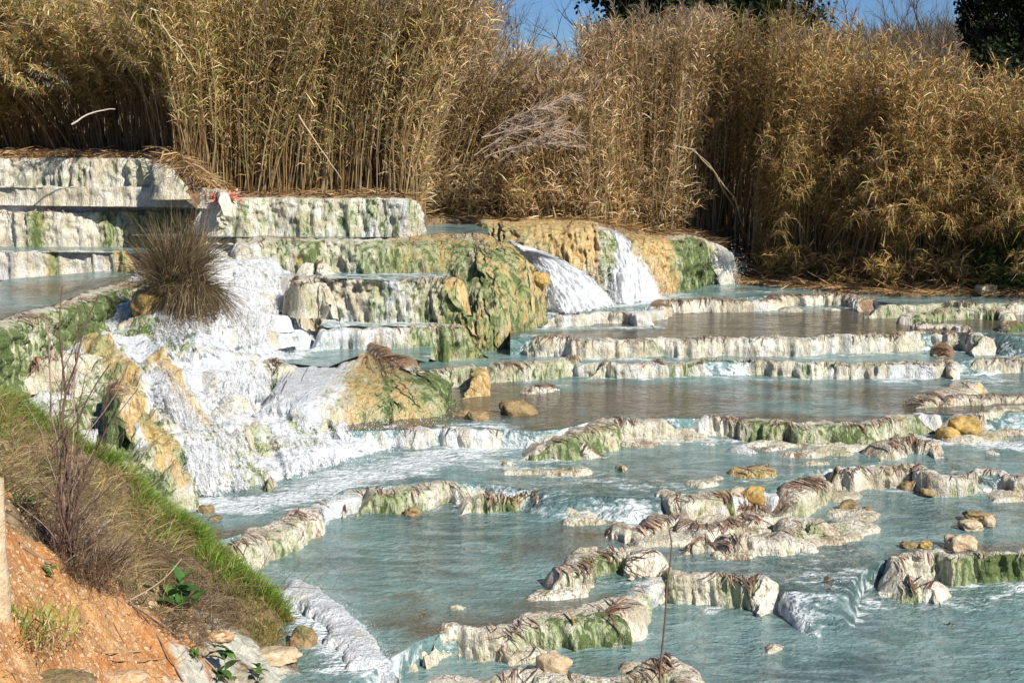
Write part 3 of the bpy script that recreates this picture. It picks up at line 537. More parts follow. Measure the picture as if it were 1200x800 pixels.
ledge("brown littered rim of the turquoise basin, a thin line along its right", [(395, 398), (420, 402), (444, 405), (462, 412), (490, 430)], 1.37, 1.28, foam=.1, green=.2, leaf=1.8, brown=.8, W=.15, **WALLF)
ledge("ochre flowstone curtain behind the two falls", [(540, 258), (575, 259), (600, 261), (640, 259.5), (690, 261), (705, 267), (722, 271)], [2.85, 2.84, 2.84, 2.86, 2.84, 2.75, 2.66], zA, foot=[(560, 345), (590, 350), (620, 352), (660, 353), (695, 352), (712, 351), (728, 350)], foam=[0, 0, 0, 0, 0, .0, .3], green=[.7, .6, .6, .5, .35, .8, .8], ochre=[.7, .8, .8, 1.0, 1.15, .3, .1], leaf=[.2, .2, .2, .2, .2, .2, .1], brown=.1, lump=.8, back=.9, **WALLF)
ledge("far wall right of the falls, bright mustard panel and green mossy lumps", [(708, 268), (730, 274), (760, 278), (775, 278), (800, 277), (822, 280), (834, 290), (842, 300)], [2.72, 2.6, 2.5, 2.48, 2.48, 2.42, 2.25, 2.1], zA, foot=[(718, 350), (735, 350), (768, 346), (785, 344), (805, 340), (825, 335), (838, 333), (845, 332)], foam=[.3, .0, 0, 0, .1, .1, .2, .4], green=[.8, .5, .3, 1.0, 1.1, 1.1, 1.1, .9], ochre=[.2, .9, 1.2, .5, .3, .2, .1, .1], leaf=[.2, .4, .5, .4, .6, .4, .2, .2], brown=.15, lump=1.1, back=.7, **WALLF)
ledge("ribbed green and white wall at the left edge above the grassy bank", [(-80, 405), (-30, 392), (0, 381), (20, 372), (45, 362), (75, 352), (105, 342), (135, 335), (160, 331), (180, 333)], 2.2, [1.2, 1.2, 1.2, 1.25, 1.3, 1.35, 1.5, 1.6, 1.7, 1.8], W=[.3, .3, .3, .35, .4, .4, .4, .4, .4, .4], foam=[.1, .1, .05, .25, .05, .1, .2, .35, .5, .3], green=[1.1, 1.1, 1.0, .6, 1.1, 1.1, 1.0, .7, .6, .6], ochre=[.2, .2, .2, .1, .2, .2, .2, .1, .2, .8], brown=.3, leaf=[1, 1, 1.3, 1.6, 1, .8, .8, .5, .4, .2], lump=1.1, indiv=0, **WALLF)

# ---- upper pools
pool([(-300, 218.6), (262, 221.5)], 3.6, .6, .0, .1, x0=-14, base_foam=.35)
pool([(-300, 228.7), (262, 229)], 3.43, .6, .0, .1, x0=-14, base_foam=.35)
pool([(-300, 248.5), (235, 249)], 3.13, .5, .1, .15, x0=-14, base_foam=.25)
pool([(-300, 295), (165, 297)], 2.53, 1.0, .1, .15, x0=-14, base_foam=.3)
pool([(-300, 430), (-80, 405), (0, 381), (45, 362), (105, 342), (160, 331), (200, 333)], 2.2, 8.2, .75, .3, x0=-14, base_foam=.0)
pool([(150, 277), (262, 278), (400, 280), (515, 276), (570, 276)], 2.77, 3.2, .3, .2, base_foam=.15)
pool([(290, 326), (345, 326), (450, 330), (520, 328)], 2.26, 1.3, .0, .4, base_foam=.6)
pool([(372, 384), (395, 384), (480, 383), (535, 384)], 1.60, 1.0, .0, .4, base_foam=.7)
foam_line([(330, 398), (360, 397), (345, 418)], 1.31, .35, .9)
pool([(325, 424), (385, 430), (418, 417), (450, 411), (500, 424)], 1.31, 1.9, .0, .3, inset=-.02)

# ---- main cascade: one stepped slope of flowstone under running water
def rbf(ctrl):
    Pn = np.array([at(a, b, z) for a, b, z in ctrl]); X = Pn[:, :2]
    D = np.linalg.norm(X[:, None] - X[None], axis=-1)
    A = np.block([[D + np.eye(len(X)) * 0.02, np.ones((len(X), 1))], [np.ones((1, len(X))), np.zeros((1, 1))]])
    wv = np.linalg.solve(A, np.concatenate([Pn[:, 2], [0]]))
    def f(x, y):
        sh = x.shape; q = np.stack([x.ravel(), y.ravel()], 1); out = np.zeros(len(q)) + wv[-1]
        for i in range(len(X)): out += wv[i] * np.linalg.norm(q - X[i], axis=1)
        return out.reshape(sh)
    return f, Pn
CAS = [(0, 470, 1.3), (-60, 500, 1.2), (40, 480, 1.25), (55, 425, 1.55), (20, 430, 1.35), (100, 400, 1.65), (90, 370, 1.7), (140, 372, 1.9), (165, 345, 2.12), (195, 335, 2.25), (215, 345, 2.2),
       (235, 372, 2.0), (262, 350, 2.2), (275, 300, 2.62), (290, 288, 2.7), (318, 298, 2.5), (325, 330, 2.2), (300, 340, 2.15), (320, 370, 1.75), (285, 385, 1.75), (250, 390, 1.85), (340, 385, 1.6), (365, 388, 1.5), (380, 402, 1.22),
       (330, 400, 1.28), (340, 415, 1.24), (300, 420, 1.4), (310, 445, 1.22), (350, 440, 1.1), (380, 455, .95), (420, 440, .9), (470, 470, .7), (520, 500, .55), (545, 520, .5), (490, 500, .66), (440, 500, .72), (400, 480, .85),
       (200, 400, 1.7), (150, 410, 1.65), (200, 430, 1.55), (250, 430, 1.5), (270, 460, 1.25), (150, 450, 1.4), (100, 440, 1.5), (60, 455, 1.35), (110, 480, 1.3), (170, 480, 1.2), (220, 470, 1.25), (200, 520, 1.05), (250, 510, 1.0),
       (300, 490, 1.0), (350, 490, .9), (300, 530, .8), (350, 530, .72), (400, 520, .72), (250, 550, .8), (210, 560, .9), (215, 590, .7), (235, 592, .6), (260, 580, .62), (300, 570, .62), (340, 562, .6), (390, 550, .6), (440, 535, .6), (500, 525, .55),
       (240, 615, .35), (300, 600, .35), (380, 580, .35), (450, 560, .35), (540, 545, .35), (600, 520, .3), (600, 460, .3), (560, 430, .5), (480, 400, .7), (520, 350, .8), (400, 330, 1.2), (200, 640, .3), (120, 600, .6), (50, 560, .9), (-60, 600, .9),
       (100, 330, 1.6), (0, 330, 1.5), (350, 290, 1.9), (200, 300, 2.0)]
fcas, _ = rbf(CAS)
ds = 0.025
gx = np.arange(-8.2, 0.4, ds); gy = np.arange(14.3, 24.8, ds)
X, Y = np.meshgrid(gx, gy)
hb = fcas(X, Y)
nlow = fbm(X * 0.9, Y * 0.9, 1.5, 3) - 0.5
q = hb + (fbm(X * 1.5, Y * 1.5, 3, 4) - 0.5) * 0.42
def stairs(q, step, a, b):
    k = np.floor(q / step); return (k + sstep(a, b, q / step - k)) * step
fr = q / .21 - np.floor(q / .21)
terr = stairs(q, .25, .52, .86) * .66 + stairs(q + (fbm(X * 3, Y * 3, 7, 3) - .5) * .25, .10, .35, .8) * .34
ribs = fbm(X * 7, Y * 2.2, terr * 3, 3) - 0.5
Zc = terr + (fbm(X * 5, Y * 5, 2.2, 4) - 0.5) * 0.13 + ribs * 0.09 - np.abs(fbm(X * 9, Y * 5, 4.2, 3) - .5) * .22 + (fbm(X * 20, Y * 16, 1, 2) - .5) * .05
Xp = X + (fbm(X * 4, Y * 4, 8, 3) - 0.5) * 0.06; Yp = Y + (fbm(X * 4, Y * 4, 18, 3) - 0.5) * 0.08 - 0.05 * sstep(.45, .8, fr)
foamf = 0.88 + nlow * 2.0; greenf = 0.55 + nlow * -.6; ochf = 0.10 + 0 * X; brf = 0.14 + 0 * X; ridge = 0 * X
def paint(pts, r, fo=None, gr=None, oc=None, br=None, up=0.0):
    """pts: (px,py,z) — colours a band of the cascade and raises it"""
    global foamf, greenf, ochf, brf, ridge
    K = np.array([at(*p) for p in pts]); P, _ = catmull(K, ds=r * 0.35) if len(K) > 1 else (K, None)
    d = np.full(X.shape, 9.0)
    for p in P: d = np.minimum(d, np.hypot(X - p[0], Y - p[1]))
    wv = 1 - sstep(0.5, 1.15, (d + (fbm(X * 3, Y * 3, 4) - .5) * r * 0.9) / r)
    if fo is not None: foamf = foamf * (1 - wv) + fo * wv
    if gr is not None: greenf = greenf * (1 - wv) + gr * wv
    if oc is not None: ochf = ochf * (1 - wv) + oc * wv
    if br is not None: brf = brf * (1 - wv) + br * wv
    ridge = np.maximum(ridge, up * np.sqrt(np.clip(1 - (d / (r * 1.3)) ** 2, 0, 1)))
paint([(20, 440, 1.4), (60, 440, 1.45), (120, 430, 1.55), (100, 480, 1.3)], .55, fo=.35, gr=.8, oc=.3, br=.35)
paint([(150, 390, 1.8), (200, 400, 1.7), (215, 412, 1.65)], .3, fo=.4, gr=1.0, up=.04)
paint([(110, 405, 1.7), (140, 430, 1.58), (150, 460, 1.42), (165, 490, 1.25), (190, 520, 1.1), (205, 560, .92)], .24, fo=.1, gr=.6, oc=.85, br=.2, up=.16)
paint([(185, 425, 1.55), (205, 445, 1.45), (225, 465, 1.3), (240, 482, 1.2)], .15, fo=.1, gr=.3, oc=.85, up=.09)
paint([(120, 470, 1.35), (140, 510, 1.2), (180, 560, 1.0)], .3, fo=.3, gr=.95, oc=.3)
paint([(300, 425, 1.35), (320, 420, 1.3), (345, 425, 1.25)], .2, fo=.1, gr=1.0, br=.3, up=.08)
paint([(335, 465, 1.05), (355, 480, .98), (350, 500, .9)], .22, fo=.45, gr=.9, up=.05)
paint([(260, 500, 1.05), (300, 500, 1.0), (310, 515, .9)], .25, fo=.6, gr=.7)
paint([(265, 520, .95), (290, 550, .8), (320, 570, .7)], .22, fo=.6, gr=.8, oc=.3)
paint([(230, 590, .7), (215, 600, .65)], .3, fo=.3, gr=.6, oc=.3)
paint([(400, 470, .9), (440, 500, .72), (500, 515, .6)], .4, fo=1.3)
paint([(250, 395, 1.85), (300, 400, 1.5), (330, 440, 1.1), (420, 500, .7)], .35, fo=1.3)
paint([(375, 520, .75), (345, 530, .72)], .2, fo=.3, gr=.8)
Zc = Zc + ridge
msk = np.stack([foamf, greenf, ochf, brf], -1).reshape(-1, 4)
F = grid_faces(len(gy), len(gx))
o = mesh("cascade", np.stack([Xp, Yp, Zc], -1).reshape(-1, 3), F, TRAV, cols={"mask": msk})
tag(o, "broad white foaming cascade tumbling over many small steps on the left", "cascade")

def cas_px(px, py):                   # where the ray through a photo position meets the cascade
    lo, hi = 14.5, 24.8
    for t in np.linspace(lo, hi, 260):
        p = atd(px, py, t)
        if p[2] < fcas(np.array([[p[0]]]), np.array([[p[1]]]))[0, 0]: return p
    return atd(px, py, 20)
CSTEPS = [([(258, 318), (285, 312), (322, 322)], .14, .8), ([(285, 350), (310, 345), (340, 356)], .16, .7), ([(240, 362), (275, 356), (310, 370), (335, 372)], .24, .9), ([(225, 392), (262, 382), (300, 388), (330, 394)], .22, .9),
          ([(170, 372), (195, 366), (222, 378), (250, 388)], .25, .75), ([(120, 388), (150, 380), (185, 392)], .25, .6), ([(195, 415), (235, 408), (275, 415), (300, 420)], .22, .85), ([(215, 445), (250, 436), (290, 446)], .24, .8), ([(245, 470), (280, 462), (305, 468)], .2, .7),
          ([(345, 446), (380, 442), (415, 452)], .2, .8), ([(370, 470), (410, 464), (455, 478)], .18, .9), ([(410, 492), (450, 486), (495, 500)], .14, .95), ([(300, 482), (320, 476), (345, 486)], .16, .8), ([(195, 535), (220, 526), (262, 534), (285, 545)], .2, .85), ([(230, 560), (262, 552), (300, 560)], .16, .8),
          ([(300, 520), (335, 512), (372, 522)], .15, .7), ([(320, 550), (350, 542), (395, 548)], .12, .9), ([(60, 445), (95, 440), (125, 446)], .22, .45), ([(160, 430), (185, 424), (205, 436)], .2, .6), ([(175, 465), (200, 458), (225, 470)], .2, .6), ([(30, 470), (60, 465), (95, 470)], .2, .5)]
for pts, hh, fo in CSTEPS:
    Pw = [cas_px(*p) for p in pts]; hh = hh * .8; zs = [p[2] + hh * .12 for p in Pw]
    px2 = []
    for p, zz in zip(Pw, zs):
        d = np.array([p[0], p[1], zz]) - [0, 0, CAMZ]; zc = d[1] * math.cos(PITCH) - d[2] * math.sin(PITCH); px2.append((600 + FPX * d[0] / zc, 400 - FPX * (d[1] * math.sin(PITCH) + d[2] * math.cos(PITCH)) / zc))
    ledge(None, px2, zs, float(np.mean(zs)) - hh, foam=[fo, fo * .8, fo, fo * .85, fo], green=[.25, .5, .25, .45], ochre=[.1, .3, .1], leaf=.12, brown=.15, W=.24, crest=.03, lump=1.6, name="step", parent=o, back=.3)
# lumps and lips standing out of the cascade
CASC = o
for lab, pts, zt, zb, kw in [
    ("leafy capped green block standing in the main cascade left of the turquoise basin", [(297, 432), (306, 425), (325, 422), (340, 424), (348, 434)], 1.40, 1.05, dict(green=.8, leaf=2.0, brown=.3, W=.2)),
    ("bright lime ribbed block in the main cascade just under the leafy capped one", [(322, 478), (330, 468), (352, 466), (366, 470), (370, 482)], 1.12, .78, dict(green=1.1, leaf=.3, W=.15, foam=.1)),
    ("dark streaked low block right of the lime ribbed one, in the spray", [(364, 490), (385, 488), (405, 492)], .98, .74, dict(green=.8, leaf=.4, W=.12)),
    ("white and green stub near the cascade foot above the round stone", [(262, 512), (285, 504), (310, 508)], 1.02, .75, dict(green=.8, foam=.35, leaf=.2, W=.2)),
    ("mossy stub with a leafy tip at the cascade foot", [(296, 556), (315, 552), (332, 556)], .80, .60, dict(green=.8, ochre=.5, foam=.2, leaf=.9, W=.2)),
    ("dark brown and green corner block along the ochre ridge", [(110, 455), (135, 450), (160, 455), (168, 468)], 1.62, 1.2, dict(green=1.1, ochre=.7, foam=.0, leaf=1.0, W=.2, brown=.5)),
    ("leaf littered shelf under the ribbed left wall", [(15, 425), (50, 420), (85, 418), (115, 410)], 1.70, 1.45, dict(green=.4, ochre=.4, foam=.1, leaf=2.4, W=.25, brown=.5)),
]:
    d = dict(foam=.2, ochre=.12, brown=.2, crest=.03, name="travertine_block", cat="rock block"); d.update(kw)
    ledge(lab, pts, zt, zb, **d)

# ---- waterfalls
def fall(label, top, ztp, bot, zbt, dens, n=90, m=110, thick=.10, N=1500, r=.011):
    A, _ = catmull(np.array([at(*p, z) for p, z in zip(top, np.broadcast_to(ztp, len(top)))]), n=n)
    B, _ = catmull(np.array([at(*p, z) for p, z in zip(bot, np.broadcast_to(zbt, len(bot)))]), n=n)
    root = empty("waterfall", B.mean(0)); tag(root, label, "waterfall")
    t = np.linspace(0, 1, m)
    for layer in range(2):
        hor = t ** 0.8; ver = t ** 1.55
        G = A[:, None] * (1 - hor)[None, :, None] + B[:, None] * hor[None, :, None]
        G[..., 2] = A[:, None, 2] * (1 - ver) + (B[:, None, 2] - .02) * ver
        s = np.linspace(0, 1, n)[:, None] * np.linalg.norm(A[-1] - A[0]) * 2.5
        nz = (fbm(s * 4 + 7 * layer, t[None, :] * 5 + layer, 2.2 + layer, 4) - 0.5) * (thick + .28 * t[None, :])
        nz2 = (fbm(s * 14, t[None, :] * 12 + 9 * layer, 5, 3) - 0.5) * (.05 + .10 * t[None, :])
        G[..., 1] -= nz + nz2 + .06 * layer; G[..., 2] += (nz + nz2) * 0.8
        e = np.abs(np.linspace(-1, 1, n))[:, None]
        al = np.clip(dens * (1 - .15 * layer) + .25 * t[None, :] - 0.5 * sstep(.75, 1, e), 0, 1.2)
        msk = np.stack([al + 0 * nz, al, al, al], -1)
        mesh("water_sheet", G.reshape(-1, 3), grid_faces(n, m)[:, ::-1], FALL, parent=root, cols={"mask": msk.reshape(-1, 4)})
    # spray: tiny tetrahedral drops
    i = R.integers(0, n, N); c = B[i] * 1.0 + (A[i] - B[i]) * (R.random(N)[:, None] ** 2.2) * [1, 1, 1] ; c[:, 2] = B[i, 2] + np.abs(R.normal(0, .16, N)) + (A[i, 2] - B[i, 2]) * R.random(N) ** 3 * .6
    c[:, :2] += R.normal(0, .16, (N, 2)); drops(root, c, r)
    return root
def drops(parent, c, r, name="spray"):
    N = len(c); tet = np.array([[1, 1, 1], [-1, -1, 1], [-1, 1, -1], [1, -1, -1]]) * 0.6
    V = c[:, None] + tet[None] * (r * R.uniform(.35, 1, (N, 1, 1))) * R.uniform(.6, 1.4, (N, 4, 3))
    b = np.arange(N)[:, None, None] * 4; F = (b + np.array([[0, 1, 2], [0, 3, 1], [0, 2, 3], [1, 3, 2]])[None]).reshape(-1, 3)
    o = mesh(name, V.reshape(-1, 3), F, DROP, parent=parent, smooth=False); o["kind"] = "stuff"; return o
DROP, _nt, _p = mat("water_drop"); _p.inputs["Base Color"].default_value = (.9, .93, .95, 1); _p.inputs["Roughness"].default_value = .3
fall("largest waterfall shooting out between the buttress and the ochre curtain", [(591, 281), (602, 286), (613, 293)], [2.62, 2.6, 2.55], [(640, 363), (675, 366), (722, 358)], zA, 1.15, N=9000, r=.009)
fall("thinner waterfall sliding down over pale rock right of the ochre curtain", [(704, 266), (712, 268), (722, 273)], [2.76, 2.74, 2.68], [(718, 355), (742, 356), (775, 350)], zA, .85, N=5000, r=.008)
fall("small shaded waterfall at the far right end of the wall", [(834, 284), (842, 288), (850, 294)], [2.3, 2.3, 2.3], [(832, 332), (850, 332), (870, 328)], zA, .55)
ledge("smooth white gush of water sliding off the grassy bank edge into the near pool", [(416, 796), (404, 764), (388, 738), (364, 714), (336, 698), (297, 685)], [.44, .46, .48, .5, .52, .54], zG - .02, foot=[(468, 800), (446, 766), (424, 738), (394, 710), (362, 692), (320, 677)], foam=[1.1, .8, 1.1, .85, 1.0], green=.5, leaf=0, brown=0, lump=.5, name="water_gush", cat="water gush", back=.12)
gp = np.vstack([catmull(np.array([at(*p, zG + .03) for p in [(468, 796), (446, 764), (424, 736), (394, 709), (362, 691), (325, 677)]]), n=200)[0] for _ in range(7)])
drops(bpy.data.objects["water_gush"], gp + R.normal(0, 1, gp.shape) * [.04, .04, .02] + [0, 0, .02] + np.abs(R.normal(0, 1, gp.shape)) * [0, 0, .05], .003)
# thin sheets of running water over the cascade rock
def blur(A, r):
    k_ = np.ones(2 * r + 1) / (2 * r + 1)
    A = np.apply_along_axis(lambda v: np.convolve(np.pad(v, r, mode='edge'), k_, 'valid'), 0, A)
    return np.apply_along_axis(lambda v: np.convolve(np.pad(v, r, mode='edge'), k_, 'valid'), 1, A)
Zs = blur(Zc, 3) + .02 + (fbm(X * 7, Y * 7, 11, 3) - .5) * .07 + (fbm(X * 22, Y * 18, 3, 2) - .5) * .03
al = np.clip(sstep(.45, 1.05, foamf) * .62 + .08 + (fbm(X * 1.8, Y * 1.8, 21) - .5) * .7, 0, 1) * sstep(.35, .6, foamf)
al = np.where(Zs < .5, 0, al)
mesh("water_sheet", np.stack([X, Y, Zs], -1).reshape(-1, 3), grid_faces(len(gy), len(gx)), FALL, parent=CASC, cols={"mask": np.stack([al, al, al, al], -1).reshape(-1, 4)})
def run(label, top, bot, dens, up=.09, thick=.09, N=1600):
    A = [cas_px(*p) for p in top]; B = [cas_px(*p) for p in bot]
    def px(p):
        d = p - np.array([0, 0, CAMZ]); zc = d[1] * math.cos(PITCH) - d[2] * math.sin(PITCH); return (600 + FPX * d[0] / zc, 400 - FPX * (d[1] * math.sin(PITCH) + d[2] * math.cos(PITCH)) / zc)
    A = [p + [0, 0, up] for p in A]; B = [p + [0, -.05, .02] for p in B]
    fall(label, [px(p) for p in A], [p[2] for p in A], [px(p) for p in B], [p[2] for p in B], dens, thick=thick, N=N, r=.0065)
run("white water sliding from the long pool's brink, top right of the cascade", [(284, 296), (305, 300), (328, 306)], [(262, 350), (300, 358), (342, 356)], .42)
run("white chute between the rush tuft and the cream shelf step", [(262, 350), (300, 352), (340, 356)], [(232, 400), (285, 408), (330, 400)], .44)
run("broad white apron pouring from the turquoise basin over the mound's left side", [(335, 430), (365, 434), (398, 430)], [(392, 528), (455, 532), (540, 520)], .48, up=.07, thick=.12, N=5000)
run("frothing stream beside the ribbed left wall, under the tuft's ochre rock", [(140, 352), (165, 350), (190, 356)], [(185, 418), (230, 420), (275, 412)], .38)
run("short white fall left of the turquoise basin", [(285, 408), (310, 410), (332, 418)], [(250, 462), (285, 470), (322, 466)], .38)
run("wide thin fall down the middle of the cascade to the round stone", [(205, 432), (245, 430), (285, 440)], [(215, 570), (255, 580), (305, 572)], .36, up=.08, thick=.10, N=3000)
run("low spill at the cascade foot right of the mossy stub", [(310, 502), (340, 500), (372, 506)], [(330, 560), (380, 562), (425, 552)], .42, N=2500)
run("narrow runnel between the two ochre ridges", [(150, 408), (165, 404), (182, 410)], [(205, 500), (222, 505), (238, 500)], .38)
# splash drops over the cascade
NS = 42000
cx = R.uniform(-6, .2, NS); cy = R.uniform(15, 22.5, NS)
ii = np.clip(((cy - gy[0]) / ds).astype(int), 0, len(gy) - 1); jj = np.clip(((cx - gx[0]) / ds).astype(int), 0, len(gx) - 1)
keep = (R.random(NS) < sstep(.6, 1.1, foamf[ii, jj])) & (Zc[ii, jj] > .55)
c = np.stack([cx, cy, Zc[ii, jj] + np.abs(R.normal(0, .05, NS)) + .0], 1)[keep]
drops(CASC, c, .0065)

# ================================================================== GROUND, HILL
def soil_mat():
    m, nt, p = mat("soil"); b = NB(nt); v = b.pos()
    a = b.attr("mask"); s = b.sep(a.outputs["Color"])
    n1 = b.noise(v, 2.5, 5, 0.6); n2 = b.noise(v, 14, 4, 0.7); n3 = b.noise(v, 50, 3, 0.7)
    lit = b.mix(b.ramp(n2, 0.35, 0.65), (0.10, 0.065, 0.035), (0.34, 0.24, 0.13))
    org = b.mix(b.ramp(n1, 0.38, 0.62), (0.45, 0.17, 0.045), (0.60, 0.33, 0.13)); org = b.mix(b.ramp(n2, 0.52, 0.68), org, (0.68, 0.48, 0.28))
    org = b.mix(b.ramp(n3, 0.58, 0.66), org, (0.26, 0.10, 0.03))
    col = b.mix(thresh(b, n1, s[0], 8), lit, org)
    crust = b.mix(b.ramp(n2, 0.4, 0.6), (0.40, 0.40, 0.34), (0.62, 0.60, 0.50))
    col = b.mix(thresh(b, n1, s[1], 8), col, crust)
    b.l(col, p.inputs["Base Color"]); p.inputs["Roughness"].default_value = 0.9
    b.l(b.bump(b.math('ADD', n2, b.math('MULTIPLY', n3, 0.6)), 0.9, 0.04), p.inputs["Normal"])
    return m
SOIL = soil_mat()
BL = [(-400, 184, 4.12), (-200, 184, 4.12), (0, 184.5, 4.12), (180, 187, 4.1), (215, 200, 3.95), (245, 225, 3.55), (262, 229.5, 3.46), (380, 229.8, 3.45), (480, 230, 3.45), (492, 245, 3.2), (500, 256, 2.9), (540, 256, 2.87), (600, 258, 2.88), (690, 258, 2.88),
      (720, 266, 2.7), (760, 274, 2.5), (815, 276, 2.45), (848, 290, 2.2), (862, 318, 1.75), (870, 331, 1.54), (900, 333, 1.54), (1000, 341, 1.54), (1060, 345, 1.54), (1140, 344, 1.54), (1260, 350, 1.54), (1600, 350, 1.54)]
BLP = np.array([at(*p) for p in BL]); BLX = np.array([p[0] for p in BL], float)
def base_pt(px, dep):
    """a point on the reed bank: px picks the place along the foot of the reeds, dep metres further back"""
    P = np.stack([np.interp(px, BLX, BLP[:, c]) for c in range(3)], -1)
    dr = norm(np.stack([P[..., 0], P[..., 1]], -1))
    Q = P.copy(); Q[..., 0] += dr[..., 0] * dep; Q[..., 1] += dr[..., 1] * dep
    Q[..., 2] += 0.06 * np.clip(dep, 0, 40) + (fbm(Q[..., 0] * 1.2, Q[..., 1] * 1.2, 3) - .5) * .25 * np.clip(dep, 0, 1)
    return Q
px_ = np.linspace(-400, 1600, 500); dep_ = np.concatenate([[0, 0], np.linspace(.05, 3, 22), np.linspace(3.5, 30, 30)])
G = np.stack([base_pt(px_, np.full(500, d)) for d in dep_], 0); G[0, :, 2] -= .5
msk = np.zeros((*G.shape[:2], 4)); msk[..., 0] = .12
o = mesh("ground", G.reshape(-1, 3), grid_faces(len(dep_), 500), SOIL, cols={"mask": msk.reshape(-1, 4)}); o["kind"] = "structure"
V = np.array([[-1500, -1500, -.6], [1500, -1500, -.6], [1500, 2500, -.6], [-1500, 2500, -.6]], float)
o = mesh("terrain", V, np.array([[0, 1, 2, 3]]), SOIL, cols={"mask": np.zeros((4, 4))}); o["kind"] = "structure"

# wooded hill beyond
hx = np.linspace(-190, 190, 240); hy = np.linspace(0, 110, 70)
HX, HY = np.meshgrid(hx, hy); prof = np.interp(HX, [-190, -60, 0, 20, 45, 60, 75, 130, 190], [6, 6, 5, 9.5, 12.5, 13.6, 12.5, 9, 4])
HZ = prof * np.sin(np.clip(HY / 70, 0, 1) * math.pi / 2) + (fbm(HX * .06, HY * .06, 2) - .5) * 2.5
HZ += (fbm(HX * .5, HY * .5, 5, 3) - .5) * 1.4
SCRUB, _nt, _p = mat("scrub_hill"); _b = NB(_nt)
_n = _b.noise(_b.pos(), .35, 5, .7); _b.l(_b.mix(_b.ramp(_n, .38, .62), (0.045, 0.045, 0.025), (0.17, 0.13, 0.09)), _p.inputs["Base Color"]); _p.inputs["Roughness"].default_value = 1
_b.l(_b.bump(_n, 1, 1.5), _p.inputs["Normal"])
o = mesh("hill", np.stack([HX, HY + 90, HZ], -1).reshape(-1, 3), grid_faces(70, 240), SCRUB); o["kind"] = "structure"
# leafless brush on the hill
n = 26000; qx = R.uniform(-20, 110, n); qy = R.uniform(100, 185, n)
qz = np.interp(qx, [-190, -60, 0, 20, 45, 60, 75, 130, 190], [6, 6, 5, 9.5, 12.5, 13.6, 12.5, 9, 4]) * np.sin(np.clip((qy - 90) / 70, 0, 1) * math.pi / 2) - .5
d = norm(np.stack([R.normal(0, .45, n), R.normal(0, .3, n), np.ones(n)], 1)); L = R.uniform(1.0, 3.6, n)
P0 = np.stack([qx, qy, qz], 1); Pt = P0[:, None] + d[:, None] * (L[:, None, None] * np.array([0, .5, 1])[None, :, None]); Pt[:, 2] += R.normal(0, .35, (n, 3))
V, F, Cc = strips(Pt, norm(R.normal(0, 1, (n, 3)) * [1, .2, .2]), np.array([[.06, .05, .01]]) * R.uniform(.5, 1.6, (n, 1)), palette(n, [(.10, .075, .055), (.17, .13, .10), (.05, .055, .025)], [3, 2, 2]))
o = mesh("scrub", V, F, BARK, cols={"tint": Cc}); tag(o, "leafless grey brown brush covering the far hill", "scrub", kind="stuff")

